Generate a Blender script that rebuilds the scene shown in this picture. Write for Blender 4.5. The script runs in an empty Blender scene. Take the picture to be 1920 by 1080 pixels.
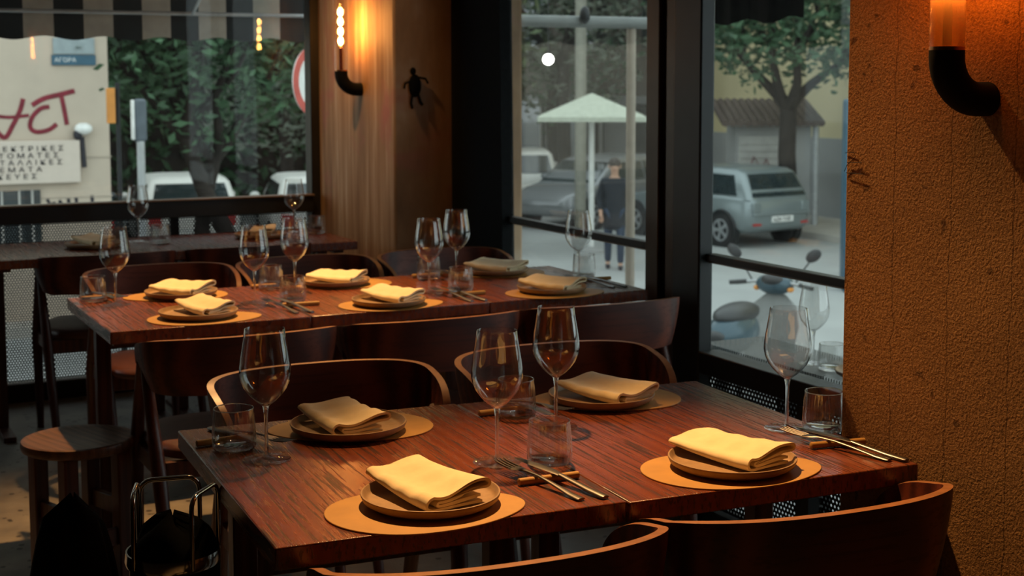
import bpy, bmesh, math, random
from math import sin, cos, pi, radians as R, sqrt, exp
from mathutils import Vector, Matrix

sc = bpy.context.scene
COL = sc.collection
# ------------------------------------------------------------------ camera
cam_d = bpy.data.cameras.new('camera')
cam = bpy.data.objects.new('camera', cam_d); COL.objects.link(cam)
cam_d.sensor_width = 36.0
cam_d.lens = 36.0 * 2683.6 / 1920.0
cam_d.shift_y = -0.0755
YAW, PITCH, ROLL = 0.4694, 0.0920, -0.0016
fw = Vector((sin(YAW) * cos(PITCH), cos(YAW) * cos(PITCH), -sin(PITCH)))
r0 = Vector((cos(YAW), -sin(YAW), 0)); u0 = r0.cross(fw)
rt = cos(ROLL) * r0 + sin(ROLL) * u0; up = -sin(ROLL) * r0 + cos(ROLL) * u0
M = Matrix((rt, up, -fw)).transposed().to_4x4()
M.translation = Vector((0, 0, 1.45)); cam.matrix_world = M
cam_d.dof.use_dof = True; cam_d.dof.focus_distance = 2.45; cam_d.dof.aperture_fstop = 8.0
cam_d.clip_end = 300
sc.camera = cam
# ------------------------------------------------------------------ world, exposure
sc.view_settings.view_transform = 'Standard'; sc.view_settings.look = 'None'
sc.view_settings.gamma = 1.0; sc.view_settings.exposure = 0.0
sc.view_settings.use_curve_mapping = False
sc.cycles.transparent_max_bounces = 32
sc.cycles.sample_clamp_indirect = 4.0
w = bpy.data.worlds.new('overcast'); sc.world = w; w.use_nodes = True
bg = w.node_tree.nodes['Background']
bg.inputs[0].default_value = (0.80, 0.93, 0.95, 1); bg.inputs[1].default_value = 1.85
# ------------------------------------------------------------------ lamps of the room and an added fill spot
def spot(name, loc, to, watt, angle, blend, col=(1, .52, .185), size=.03):
    d = bpy.data.lights.new(name, 'SPOT'); d.energy = watt; d.color = col
    d.spot_size = R(angle); d.spot_blend = blend; d.shadow_soft_size = size
    o = bpy.data.objects.new(name, d); COL.objects.link(o); o.location = loc
    o.rotation_euler = (Vector(to) - Vector(loc)).to_track_quat('-Z', 'Y').to_euler()
    return o
spot('ceiling_spot_front', (1.45, 3.05, 2.75), (1.22, 1.83, .75), 400, 47, .9)
spot('ceiling_spot_middle', (1.56, 4.9, 2.75), (1.17, 4.22, .75), 350, 64, .8)
spot('pillar_fill_spot', (1.45, 5.5, 2.9), (2.33, 6.25, 1.15), 75, 50, 1.0)  # added spot that brightens the concrete pillar beyond its sconce

# ------------------------------------------------------------------ mesh helper
class MB:
    def __init__(self): self.v = []; self.f = []; self.m = []
    def add(self, vs, fs, mi=0):
        n = len(self.v); self.v += [tuple(p) for p in vs]
        for f in fs: self.f.append([i + n for i in f]); self.m.append(mi)
        return self
    def box(self, x0, x1, y0, y1, z0, z1, mi=0):
        vs = [(x, y, z) for z in (z0, z1) for y in (y0, y1) for x in (x0, x1)]
        return self.add(vs, [(0, 2, 3, 1), (4, 5, 7, 6), (0, 1, 5, 4), (2, 6, 7, 3), (0, 4, 6, 2), (1, 3, 7, 5)], mi)
    def grid(self, rows, closed=False, mi=0, cap=False):
        n = len(rows[0]); vs = [p for r in rows for p in r]; fs = []
        for i in range(len(rows) - 1):
            for j in range(n if closed else n - 1):
                k = (j + 1) % n
                fs.append((i * n + j, i * n + k, (i + 1) * n + k, (i + 1) * n + j))
        if cap:
            fs.append(tuple(range(n - 1, -1, -1))); b = (len(rows) - 1) * n
            fs.append(tuple(range(b, b + n)))
        return self.add(vs, fs, mi)
    def lathe(self, prof, n=32, c=(0, 0, 0), mi=0, rmod=None):
        vs = []; fs = []; prev = None
        for (r, z) in prof:
            if r < 1e-6:
                cur = [len(vs)]; vs.append((c[0], c[1], c[2] + z))
            else:
                cur = []
                for k in range(n):
                    a = 2 * pi * k / n; rr = r * (rmod(a, z) if rmod else 1)
                    cur.append(len(vs)); vs.append((c[0] + rr * cos(a), c[1] + rr * sin(a), c[2] + z))
            if prev is not None:
                if len(prev) == 1 and len(cur) > 1:
                    for k in range(n): fs.append((prev[0], cur[(k + 1) % n], cur[k]))
                elif len(cur) == 1 and len(prev) > 1:
                    for k in range(n): fs.append((prev[k], prev[(k + 1) % n], cur[0]))
                elif len(cur) > 1:
                    for k in range(n): fs.append((prev[k], prev[(k + 1) % n], cur[(k + 1) % n], cur[k]))
            prev = cur
        return self.add(vs, fs, mi)
    def tube(self, pts, rad, n=10, mi=0, cap=True, flat=1.0, closed=False):
        pts = [Vector(p) for p in pts]; m = len(pts)
        if not isinstance(rad, (list, tuple)): rad = [rad] * m
        T = []
        for i in range(m):
            a = pts[(i - 1) % m] if (closed or i > 0) else pts[i]
            b = pts[(i + 1) % m] if (closed or i < m - 1) else pts[i]
            T.append((b - a).normalized())
        ref = Vector((0, 0, 1)) if abs(T[0].z) < .9 else Vector((1, 0, 0))
        N = (ref - T[0] * ref.dot(T[0])).normalized(); rows = []
        for i in range(m):
            N = (N - T[i] * N.dot(T[i])).normalized(); B = T[i].cross(N)
            rows.append([pts[i] + (N * cos(2 * pi * k / n) * flat + B * sin(2 * pi * k / n)) * rad[i] for k in range(n)])
        if closed: rows.append(rows[0])
        return self.grid(rows, True, mi, cap and not closed)
    def ell(self, c, rx, ry, rz, n=12, m=8, mi=0):
        prof = [(sin(pi * i / m), -cos(pi * i / m)) for i in range(m + 1)]
        k = len(self.v); self.lathe([(abs(r), z) for r, z in prof], n, mi=mi)
        self.v[k:] = [(c[0] + x * rx, c[1] + y * ry, c[2] + z * rz) for x, y, z in self.v[k:]]
        return self
    def poly(self, pts, z0, z1, mi=0):
        n = len(pts); vs = [(x, y, z0) for x, y in pts] + [(x, y, z1) for x, y in pts]
        fs = [tuple(range(n - 1, -1, -1)), tuple(range(n, 2 * n))] + [(i, (i + 1) % n, n + (i + 1) % n, n + i) for i in range(n)]
        return self.add(vs, fs, mi)
    def map(self, fn): self.v = [tuple(fn(Vector(p))) for p in self.v]; return self
    def build(self, name, mat, parent=None, smooth=None, bevel=0, loc=None, rz=0):
        me = bpy.data.meshes.new(name); me.from_pydata(self.v, [], self.f)
        mats = mat if isinstance(mat, (list, tuple)) else [mat]
        for x in mats: me.materials.append(x)
        if len(mats) > 1: me.polygons.foreach_set('material_index', self.m)
        me.validate(); me.update()
        bm = bmesh.new(); bm.from_mesh(me); bmesh.ops.recalc_face_normals(bm, faces=bm.faces[:]); bm.to_mesh(me); bm.free()
        if smooth is not None:
            me.shade_smooth(); me.set_sharp_from_angle(angle=R(smooth))
        o = bpy.data.objects.new(name, me); COL.objects.link(o)
        if parent: o.parent = parent
        if loc: o.location = loc
        if rz: o.rotation_euler[2] = rz
        if bevel:
            b = o.modifiers.new('bevel', 'BEVEL'); b.width = bevel; b.segments = 2; b.limit_method = 'ANGLE'; b.angle_limit = R(40)
            if smooth is None:
                me.shade_smooth(); me.set_sharp_from_angle(angle=R(60))
        return o

def tag(o, label=None, cat=None, group=None, kind=None):
    if label: o['label'] = label
    if cat: o['category'] = cat
    if group: o['group'] = group
    if kind: o['kind'] = kind
    return o
def thing(name, label, cat, loc=(0, 0, 0), rz=0, group=None):
    o = bpy.data.objects.new(name, None); COL.objects.link(o); o.empty_display_size = .05
    o.location = loc; o.rotation_euler = (0, 0, rz); return tag(o, label, cat, group)
KIDS = {}
def kids(o): return [c for c in bpy.data.objects if c.parent == o]
def dup(root, loc, rz, label, group=None, _top=True):
    r = root.copy(); COL.objects.link(r)
    if _top:
        r.location = loc; r.rotation_euler = (0, 0, rz); r['label'] = label
        if group: r['group'] = group
    for ch in kids(root):
        c = dup(ch, None, 0, None, None, False); c.parent = r
    return r
def struct(name, mb, mat, **k): return tag(mb.build(name, mat, **k), kind='structure')

# ------------------------------------------------------------------ materials
def mat(name):
    m = bpy.data.materials.new(name); m.use_nodes = True; nt = m.node_tree
    for n in list(nt.nodes):
        if n.type != 'OUTPUT_MATERIAL': nt.nodes.remove(n)
    return m, nt, nt.nodes['Material Output']
def N(nt, t, **k):
    n = nt.nodes.new(t)
    for a, b in k.items():
        if a == 'ins':
            for i, v in b.items(): n.inputs[i].default_value = v
        else: setattr(n, a, b)
    return n
def L(nt, a, b): nt.links.new(a, b)
def c4(c): return (c[0], c[1], c[2], 1)
def ramp(nt, fac, stops):
    r = N(nt, 'ShaderNodeValToRGB'); e = r.color_ramp.elements
    while len(e) < len(stops): e.new(.5)
    for i, (p, c) in enumerate(stops): e[i].position = p; e[i].color = c4(c)
    L(nt, fac, r.inputs[0]); return r.outputs[0]
def coords(nt, scale=(1, 1, 1), rot=(0, 0, 0)):
    t = N(nt, 'ShaderNodeTexCoord'); m = N(nt, 'ShaderNodeMapping')
    m.inputs['Scale'].default_value = scale; m.inputs['Rotation'].default_value = rot
    L(nt, t.outputs['Object'], m.inputs[0]); return m.outputs[0]
def noise(nt, vec, scale, detail=4, rough=.55, dist=0):
    n = N(nt, 'ShaderNodeTexNoise', ins={'Scale': scale, 'Detail': detail, 'Roughness': rough, 'Distortion': dist})
    L(nt, vec, n.inputs['Vector']); return n.outputs[0]
def bsdf(nt, out, rough=.5, metal=0, spec=.5, color=None, sheen=0):
    b = N(nt, 'ShaderNodeBsdfPrincipled', ins={'Roughness': rough, 'Metallic': metal, 'Specular IOR Level': spec, 'Sheen Weight': sheen})
    if color is not None: b.inputs['Base Color'].default_value = c4(color)
    L(nt, b.outputs[0], out.inputs[0]); return b
def bump(nt, b, h, strength, dist=.002):
    n = N(nt, 'ShaderNodeBump', ins={'Strength': strength, 'Distance': dist}); L(nt, h, n.inputs['Height']); L(nt, n.outputs[0], b.inputs['Normal'])
def plain(name, color, rough=.5, metal=0, spec=.5, var=.12, vs=12, bs=0, sheen=0):
    """colour with a mottle of its own and optional fine relief"""
    m, nt, out = mat(name); b = bsdf(nt, out, rough, metal, spec, sheen=sheen); v = coords(nt)
    f = noise(nt, v, vs)
    lo = tuple(x * (1 - var) for x in color); hi = tuple(min(1, x * (1 + var)) for x in color)
    L(nt, ramp(nt, f, [(.3, lo), (.7, hi)]), b.inputs['Base Color'])
    if bs: bump(nt, b, noise(nt, v, vs * 12), bs)
    return m
def wood(name, dark, lite, axis='y', rough=.34, scale=1.0, pore=.6, bstr=.25, spec=.5):
    m, nt, out = mat(name); b = bsdf(nt, out, rough, 0, spec)
    s = {'y': (165, 5.0, 60), 'x': (4.5, 130, 130), 'z': (130, 130, 4.5)}[axis]; s = tuple(a * scale for a in s)
    s2 = {'y': (9, .9, 6), 'x': (.9, 9, 6), 'z': (9, 9, .9)}[axis]; s2 = tuple(a * scale for a in s2)
    fine = noise(nt, coords(nt, s), 1.0, 3, .6); big = noise(nt, coords(nt, s2), 1.6, 3, .5, .6)
    wv = N(nt, 'ShaderNodeTexWave', ins={'Scale': 1.2, 'Distortion': 7, 'Detail': 2, 'Detail Scale': .8}); wv.bands_direction = 'X' if axis != 'x' else 'Y'
    L(nt, coords(nt, s2), wv.inputs['Vector'])
    mx = N(nt, 'ShaderNodeMath', operation='ADD'); L(nt, big, mx.inputs[0]); L(nt, wv.outputs['Fac'], mx.inputs[1])
    base = ramp(nt, mx.outputs[0], [(.55, dark), (1.0, lite)]) if False else None
    md = N(nt, 'ShaderNodeMath', operation='MULTIPLY', ins={1: .5}); L(nt, mx.outputs[0], md.inputs[0])
    base = ramp(nt, md.outputs[0], [(.25, dark), (.75, lite)])
    pores = ramp(nt, fine, [(.40, (pore, pore, pore)), (.47, (1, 1, 1))])
    mul = N(nt, 'ShaderNodeMix', data_type='RGBA', blend_type='MULTIPLY'); mul.inputs[0].default_value = 1
    L(nt, base, mul.inputs[6]); L(nt, pores, mul.inputs[7]); L(nt, mul.outputs[2], b.inputs['Base Color'])
    rr = N(nt, 'ShaderNodeMapRange', ins={1: pore, 2: 1.0, 3: min(.8, rough + .08), 4: rough}); L(nt, pores, rr.inputs[0]); L(nt, rr.outputs[0], b.inputs['Roughness'])
    bump(nt, b, pores, bstr, .0008)
    return m
def thin_glass(name, tint=(.97, .98, .98), ior=1.45, translucent=0.0, rough=0.0, gain=1.0, translucent_col=(.6, .6, .6)):
    m, nt, out = mat(name)
    t = N(nt, 'ShaderNodeBsdfTransparent'); t.inputs[0].default_value = c4(tint)
    g = N(nt, 'ShaderNodeBsdfGlossy', ins={'Roughness': rough}); lw = N(nt, 'ShaderNodeLayerWeight', ins={'Blend': .5})
    # Schlick reflectance, alike for outward and inward faces of a thin wall
    p5 = N(nt, 'ShaderNodeMath', operation='POWER', ins={1: 5.0}); L(nt, lw.outputs['Facing'], p5.inputs[0]); f0 = ((ior - 1) / (ior + 1)) ** 2
    fr = N(nt, 'ShaderNodeMath', operation='MULTIPLY_ADD', ins={1: 1 - f0, 2: f0}); L(nt, p5.outputs[0], fr.inputs[0])
    mx = N(nt, 'ShaderNodeMixShader'); src = fr.outputs[0]
    if gain != 1:
        mu = N(nt, 'ShaderNodeMath', operation='MULTIPLY', use_clamp=True, ins={1: gain}); L(nt, src, mu.inputs[0]); src = mu.outputs[0]
    L(nt, src, mx.inputs[0]); L(nt, t.outputs[0], mx.inputs[1]); L(nt, g.outputs[0], mx.inputs[2]); res = mx.outputs[0]
    if translucent:
        d = N(nt, 'ShaderNodeBsdfTranslucent'); d.inputs[0].default_value = c4(translucent_col)
        f = noise(nt, coords(nt), 3.0, 6); mr = N(nt, 'ShaderNodeMapRange', ins={1: .3, 2: .7, 3: translucent * .5, 4: translucent * 1.4}); L(nt, f, mr.inputs[0])
        m2 = N(nt, 'ShaderNodeMixShader'); L(nt, mr.outputs[0], m2.inputs[0]); L(nt, res, m2.inputs[1]); L(nt, d.outputs[0], m2.inputs[2]); res = m2.outputs[0]
    L(nt, res, out.inputs[0]); return m
def emit(name, col, s):
    m, nt, out = mat(name); e = N(nt, 'ShaderNodeEmission'); e.inputs[0].default_value = c4(col); e.inputs[1].default_value = s
    L(nt, e.outputs[0], out.inputs[0]); return m
def perforated(name, ax, color=(.02, .024, .026), p=.0125):
    """dark sheet steel with staggered round holes"""
    m, nt, out = mat(name); b = N(nt, 'ShaderNodeBsdfPrincipled', ins={'Roughness': .5, 'Metallic': .3}); b.inputs['Base Color'].default_value = c4(color)
    tc = N(nt, 'ShaderNodeTexCoord'); sp = N(nt, 'ShaderNodeSeparateXYZ'); L(nt, tc.outputs['Object'], sp.inputs[0])
    def cell(o):
        ds = []
        for src, per in ((sp.outputs[ax[0]], p), (sp.outputs[ax[1]], p * 1.732)):
            a = N(nt, 'ShaderNodeMath', operation='MULTIPLY_ADD', ins={1: 1 / per, 2: o + 1000}); L(nt, src, a.inputs[0])
            f = N(nt, 'ShaderNodeMath', operation='FRACT'); L(nt, a.outputs[0], f.inputs[0])
            s = N(nt, 'ShaderNodeMath', operation='SUBTRACT', ins={1: .5}); L(nt, f.outputs[0], s.inputs[0])
            q = N(nt, 'ShaderNodeMath', operation='MULTIPLY', ins={1: per / p}); L(nt, s.outputs[0], q.inputs[0])
            q2 = N(nt, 'ShaderNodeMath', operation='POWER', ins={1: 2.0}); L(nt, q.outputs[0], q2.inputs[0]); ds.append(q2.outputs[0])
        a = N(nt, 'ShaderNodeMath', operation='ADD'); L(nt, ds[0], a.inputs[0]); L(nt, ds[1], a.inputs[1]); return a.outputs[0]
    mn = N(nt, 'ShaderNodeMath', operation='MINIMUM'); L(nt, cell(0), mn.inputs[0]); L(nt, cell(.5), mn.inputs[1])
    lt = N(nt, 'ShaderNodeMath', operation='LESS_THAN', ins={1: .29 ** 2}); L(nt, mn.outputs[0], lt.inputs[0])
    t = N(nt, 'ShaderNodeBsdfTransparent'); mx = N(nt, 'ShaderNodeMixShader'); L(nt, lt.outputs[0], mx.inputs[0]); L(nt, b.outputs[0], mx.inputs[1]); L(nt, t.outputs[0], mx.inputs[2])
    L(nt, mx.outputs[0], out.inputs[0]); return m
def floor_mat():
    m, nt, out = mat('worn_terrazzo'); b = bsdf(nt, out, .42); v = coords(nt)
    base = ramp(nt, noise(nt, v, 5, 5), [(.3, (.13, .12, .105)), (.7, (.30, .27, .22))])
    vo = N(nt, 'ShaderNodeTexVoronoi', ins={'Scale': 24.0, 'Randomness': 1.0}); L(nt, v, vo.inputs['Vector'])
    chip = ramp(nt, vo.outputs['Distance'], [(.20, (.16, .15, .15)), (.27, (1, 1, 1))])
    msk = ramp(nt, noise(nt, v, 9, 2), [(.50, (1, 1, 1)), (.54, (0, 0, 0))])
    mm = N(nt, 'ShaderNodeMix', data_type='RGBA', blend_type='LIGHTEN'); mm.inputs[0].default_value = 1; L(nt, chip, mm.inputs[6]); L(nt, msk, mm.inputs[7])
    mu = N(nt, 'ShaderNodeMix', data_type='RGBA', blend_type='MULTIPLY'); mu.inputs[0].default_value = 1; L(nt, base, mu.inputs[6]); L(nt, mm.outputs[2], mu.inputs[7])
    L(nt, mu.outputs[2], b.inputs['Base Color']); return m
def plaster_mat():
    """rough sprayed render with the seams of its formwork boards"""
    m, nt, out = mat('rough_orange_render'); b = bsdf(nt, out, .72, 0, .25); v = coords(nt)
    f = noise(nt, v, 3.2, 5); g = noise(nt, v, 190, 3, .65)
    col = ramp(nt, f, [(.28, (.27, .142, .055)), (.72, (.43, .235, .095))])
    sp = N(nt, 'ShaderNodeSeparateXYZ'); L(nt, v, sp.inputs[0])
    wob = noise(nt, coords(nt, (1, 1, 1)), 14, 3)
    yy = N(nt, 'ShaderNodeMath', operation='MULTIPLY_ADD', ins={1: .03}); L(nt, wob, yy.inputs[0]); L(nt, sp.outputs['Y'], yy.inputs[2])
    a = N(nt, 'ShaderNodeMath', operation='MULTIPLY_ADD', ins={1: 1 / .145, 2: .33}); L(nt, yy.outputs[0], a.inputs[0])
    fr = N(nt, 'ShaderNodeMath', operation='FRACT'); L(nt, a.outputs[0], fr.inputs[0])
    s = N(nt, 'ShaderNodeMath', operation='SUBTRACT', ins={1: .5}); L(nt, fr.outputs[0], s.inputs[0])
    ab = N(nt, 'ShaderNodeMath', operation='ABSOLUTE'); L(nt, s.outputs[0], ab.inputs[0])
    brk = noise(nt, coords(nt, (1, 8, 6)), 3.0, 3)
    th = N(nt, 'ShaderNodeMath', operation='MULTIPLY', ins={1: .012}); L(nt, brk, th.inputs[0])
    df = N(nt, 'ShaderNodeMath', operation='SUBTRACT'); L(nt, ab.outputs[0], df.inputs[0]); L(nt, th.outputs[0], df.inputs[1])
    seam = ramp(nt, df.outputs[0], [(0, (.62, .6, .58)), (.008, (1, 1, 1))])
    pit = ramp(nt, noise(nt, v, 26, 2, .4), [(.26, (.45, .42, .4)), (.30, (1, 1, 1))])
    mu = N(nt, 'ShaderNodeMix', data_type='RGBA', blend_type='MULTIPLY'); mu.inputs[0].default_value = 1; L(nt, col, mu.inputs[6]); L(nt, seam, mu.inputs[7])
    mu2 = N(nt, 'ShaderNodeMix', data_type='RGBA', blend_type='MULTIPLY'); mu2.inputs[0].default_value = 1; L(nt, mu.outputs[2], mu2.inputs[6]); L(nt, pit, mu2.inputs[7])
    gr = ramp(nt, g, [(.34, (.62, .58, .55)), (.60, (1.0, 1.0, 1.0))])
    mu3 = N(nt, 'ShaderNodeMix', data_type='RGBA', blend_type='MULTIPLY'); mu3.inputs[0].default_value = 1; L(nt, mu2.outputs[2], mu3.inputs[6]); L(nt, gr, mu3.inputs[7])
    L(nt, mu3.outputs[2], b.inputs['Base Color'])
    ad = N(nt, 'ShaderNodeMath', operation='MULTIPLY_ADD', ins={1: .3}); L(nt, seam, ad.inputs[0]); L(nt, g, ad.inputs[2])
    bump(nt, b, ad.outputs[0], 1.0, .005); return m
def concrete_mat():
    """board-marked concrete with runs of old white and pinkish paint"""
    m, nt, out = mat('streaked_concrete'); b = bsdf(nt, out, .6, 0, .3)
    st = noise(nt, coords(nt, (1, 9, .55)), 2.4, 5, .6)
    col = ramp(nt, st, [(.25, (.17, .095, .045)), (.45, (.34, .20, .10)), (.58, (.44, .29, .165)), (.72, (.58, .46, .34))])
    pk = ramp(nt, noise(nt, coords(nt, (1, 3, 2.2)), 1.3, 4), [(.56, (0, 0, 0)), (.70, (1, 1, 1))])
    mx = N(nt, 'ShaderNodeMix', data_type='RGBA'); L(nt, pk, mx.inputs[0]); L(nt, col, mx.inputs[6]); mx.inputs[7].default_value = (.42, .17, .13, 1)
    L(nt, mx.outputs[2], b.inputs['Base Color']); bump(nt, b, noise(nt, coords(nt, (30, 60, 6)), 1.5, 4), .4, .004); return m

W_TABLE = wood('red_brown_oak', (.145, .032, .0125), (.200, .049, .0185), 'y', rough=.27, pore=.22, bstr=.3, spec=.8)
W_EDGE = wood('red_brown_edge', (.07, .02, .011), (.12, .036, .018), 'x', rough=.4)
W_CHAIR = wood('dark_red_veneer', (.055, .012, .008), (.15, .033, .015), 'x', rough=.45, spec=.35, scale=.7, pore=.75, bstr=.1)
W_PLY = plain('lit_ply_edge', (.30, .125, .05), .4, var=.2, vs=40)  # ply edge, its lamplit orange strip put into the lighter colour
W_LEG = wood('dark_red_leg', (.055, .014, .009), (.10, .026, .014), 'z', rough=.4, pore=.75, bstr=.1)
W_STOOL = wood('dark_stool_wood', (.09, .042, .022), (.15, .07, .036), 'y', rough=.4, pore=.7)
SEAT = plain('dark_leather', (.085, .03, .024), .42, var=.2, vs=30, bs=.05)
LEATHER = plain('tan_leather', (.46, .25, .06), .55, var=.08, vs=20, bs=.06)
CLAY = plain('tan_stoneware', (.33, .215, .115), .5, var=.14, vs=60, bs=.03)
CLOTH = plain('cream_linen', (.86, .73, .47), .9, spec=.1, var=.04, vs=60, bs=.12, sheen=.2)
STEEL = plain('dark_cutlery_steel', (.19, .185, .18), .34, 1, var=.1, vs=40)
CHROME = plain('chrome', (.55, .52, .48), .12, 1, var=.05)
BLACK = plain('black_steel', (.012, .014, .015), .42, .2, var=.2, vs=9)
BLACK_MATTE = plain('black_wall', (.006, .0075, .0085), .8, spec=.15, var=.3, vs=60, bs=.1)
REFLECT_STEEL = plain('brown_reflection_steel', (.06, .042, .03), .35, .3, var=.15, vs=9)  # black steel posts, their brown reflection put into the base colour
SILL = plain('sill_edge', (.22, .16, .11), .4, .3, var=.15)
FABRIC = plain('black_fabric', (.008, .0095, .011), .95, spec=.1, var=.3, vs=30, bs=.1)
DARKWALL = plain('dark_room_paint', (.12, .115, .105), .8, var=.1); CEIL = plain('ceiling_paint', (.20, .195, .185), .85, var=.05)
GLASS = thin_glass('wine_glass', (.985, .985, .98), 1.5, gain=2.2)
TUMB = thin_glass('ribbed_glass', (.965, .97, .965), 1.5, gain=3.2)
PANE = thin_glass('window_glass', (.95, .965, .96), 1.45, translucent=.006, gain=.5)
PANE_HAZY = thin_glass('hazy_window_glass', (.95, .96, .955), 1.45, translucent=.022)  # hazier pane: more of the translucent layer mixed in
AMBER = thin_glass('amber_tube_glass', (.95, .72, .42), 1.45, translucent=.26, translucent_col=(.75, .5, .28))
mG, ntG, oG = mat('solid_glass')
_g = N(ntG, 'ShaderNodeBsdfGlass', ins={'IOR': 1.48, 'Roughness': 0}); _t = N(ntG, 'ShaderNodeBsdfTransparent'); _m = N(ntG, 'ShaderNodeMixShader', ins={0: .35})
L(ntG, _g.outputs[0], _m.inputs[1]); L(ntG, _t.outputs[0], _m.inputs[2]); L(ntG, _m.outputs[0], oG.inputs[0]); SOLID = mG
PERF_XZ = perforated('perforated_sheet_back', (0, 2)); PERF_YZ = perforated('perforated_sheet_side', (1, 2), p=.016)
MESH_XY = perforated('perforated_shelf_sheet', (1, 0), (.24, .24, .225), p=.012)
FILAMENT = emit('amber_filament', (1, .40, .09), 190)

# ------------------------------------------------------------------ room shell
XW, YB, ZC = 2.65, 6.72, 3.0
XP, XR = 1.83, 2.33
struct('floor', MB().box(-4, XW + .1, -3, YB + .1, -.15, 0), floor_mat())
struct('ceiling', MB().box(-4, XW + .15, -3, YB + .15, ZC, ZC + .15), CEIL)
struct('wall_left', MB().box(-4.15, -4, -3, YB + .1, 0, ZC), DARKWALL)
struct('wall_front', MB().box(-4, XW + .1, -3.15, -3, 0, ZC), DARKWALL)
struct('wall_right', MB().box(XP, XW + .2, -3, 2.178, 0, ZC), plaster_mat(), bevel=.006)
struct('pillar', MB().box(XR, XW + .3, 5.71, YB + .12, 0, ZC), concrete_mat(), bevel=.01)
# niche: black steel sheet beside the glazing, frames, posts, head and sill
mb = MB(); mb.add([(2.6, 5.71, 0), (2.6, 5.71, ZC), (2.6, 5.26, ZC), (2.6, 5.205, .3), (2.6, 5.205, 0),
                   (2.655, 5.71, 0), (2.655, 5.71, ZC), (2.655, 5.26, ZC), (2.655, 5.205, .3), (2.655, 5.205, 0)],
                  [(0, 1, 2, 3, 4), (9, 8, 7, 6, 5), (0, 5, 6, 1), (1, 6, 7, 2), (2, 7, 8, 3), (3, 8, 9, 4), (4, 9, 5, 0)])
struct('wall_niche', mb, BLACK_MATTE)
struct('trim_1', MB().box(2.62, 2.655, 4.075, 4.155, 0, 2.6), REFLECT_STEEL, bevel=.004)
struct('trim_2', MB().box(2.64, 2.66, 4.03, 4.075, 0, 2.6), BLACK)
struct('trim_3', MB().box(2.62, 2.655, 3.955, 4.03, 0, 2.6), REFLECT_STEEL, bevel=.004)
struct('trim_4', MB().box(2.60, 2.655, 3.80, 3.955, 0, 2.6), BLACK, bevel=.006)
struct('trim_5', MB().box(2.62, 2.70, 2.178, 5.26, 2.45, ZC), BLACK)
struct('trim_6', MB().box(2.60, 2.68, 4.155, 5.21, .40, .47), BLACK, bevel=.004)
struct('trim_7', MB().box(2.60, 2.68, 2.178, 3.80, .50, .572), BLACK, bevel=.004)
for k, (y0, y1, z0) in enumerate(((4.155, 5.25, .47), (2.178, 3.80, .572))):
    p = struct('window_%d' % (k + 1), MB().box(2.645, 2.651, y0, y1, z0, 2.45), PANE if k else PANE_HAZY)
    MB().box(2.625, 2.665, y0, y1, .864, .888).build('rail', BLACK, p, bevel=.003)
    MB().box(2.64, 2.657, y0, y1, .857, .864).build('glass_edge', SILL, p)
for k, (y0, y1, z1) in enumerate(((4.155, 5.21, .40), (2.178, 3.80, .50))):
    p = struct('wall_panel_%d' % (k + 1), MB().box(2.645, 2.649, y0, y1, .06, z1), PERF_YZ)
    MB().box(2.61, 2.68, y0, y1, 0, .06).build('bottom_rail', BLACK, p)
    n = 3 if k else 2
    for i in range(1, n):
        yy = y0 + (y1 - y0) * i / n; MB().box(2.60, 2.68, yy - .03, yy + .03, .06, z1).build('post', BLACK, p)
# back wall
struct('wall_back', MB().box(-4, -1.6, YB, YB + .12, 0, ZC).box(-1.6, XR, YB, YB + .12, 2.6, ZC), DARKWALL)
p = struct('window_3', MB().box(-1.6, 2.286, 6.715, 6.721, .89, 2.6), PANE)
MB().box(2.286, XR + .02, 6.67, 6.76, .0, 2.6).build('frame', BLACK, p, bevel=.004)
MB().box(-1.6, 2.286, 6.64, 6.76, .805, .884).build('sill', BLACK, p, bevel=.004)
MB().box(-1.6, 2.286, 6.625, 6.69, .884, .892).build('sill_edge', SILL, p, bevel=.002)
p = struct('wall_panel_3', MB().box(-1.6, 2.286, 6.70, 6.704, .085, .805), PERF_XZ)
MB().box(-1.6, 2.286, 6.65, 6.75, 0, .085).build('bottom_rail', BLACK, p, bevel=.004)
for x in (-.6, .5, 1.62):
    MB().box(x - .02, x + .02, 6.71, 6.745, .085, .805).build('post', BLACK, p)

# ------------------------------------------------------------------ tables
def table(label, loc, rz, w, d, group, name='dining_table'):
    t = thing(name, label, 'table', loc, rz, group)
    MB().box(0, w, 0, d, .714, .75).build('tabletop', W_TABLE, t, bevel=.0025)
    e = .05; yc = d * .56
    for x in (e, w - e):
        MB().box(x - .022, x + .022, yc - .022, yc + .022, .022, .69).build('leg', W_LEG, t, bevel=.003)
        MB().box(x - .022, x + .022, .10, d - .06, .69, .714).build('top_bearer', W_LEG, t, bevel=.002)
        MB().box(x - .025, x + .025, .12, d - .05, 0, .022).build('foot', W_LEG, t, bevel=.003)
    MB().box(e + .022, w - e - .022, yc - .012, yc + .012, .672, .712).build('rail', W_LEG, t)
    return t
R1 = -.0601
ex = Vector((cos(R1), sin(R1), 0)); ey = Vector((-sin(R1), cos(R1), 0)); A1 = Vector((.627, 2.0225, 0))
table('red-brown oak table of the front pair, beside the bucket stand', A1, R1, .5945, .789, 'front tables')
table('red-brown oak table of the front pair, against the orange rendered pillar', A1 + ex * .596 - ey * .008, R1, .5945, .789, 'front tables')
for k, s in enumerate(('stool end, its corner over the round stool', 'middle of the row of three', 'window end of the row of three')):
    table('red-brown oak table in the middle row, ' + s, (.781 + .586 * k, 4.008 - .002 * k, 0), -.004, .584, .696, 'middle row tables')
for k, s in enumerate(('nearer the graffiti wall view', 'beside the concrete pillar')):
    table('dark table along the perforated screen, ' + s, (.70 + .747 * k, 5.80, 0), 0, .745, .60, 'tables by the perforated screen')

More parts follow.
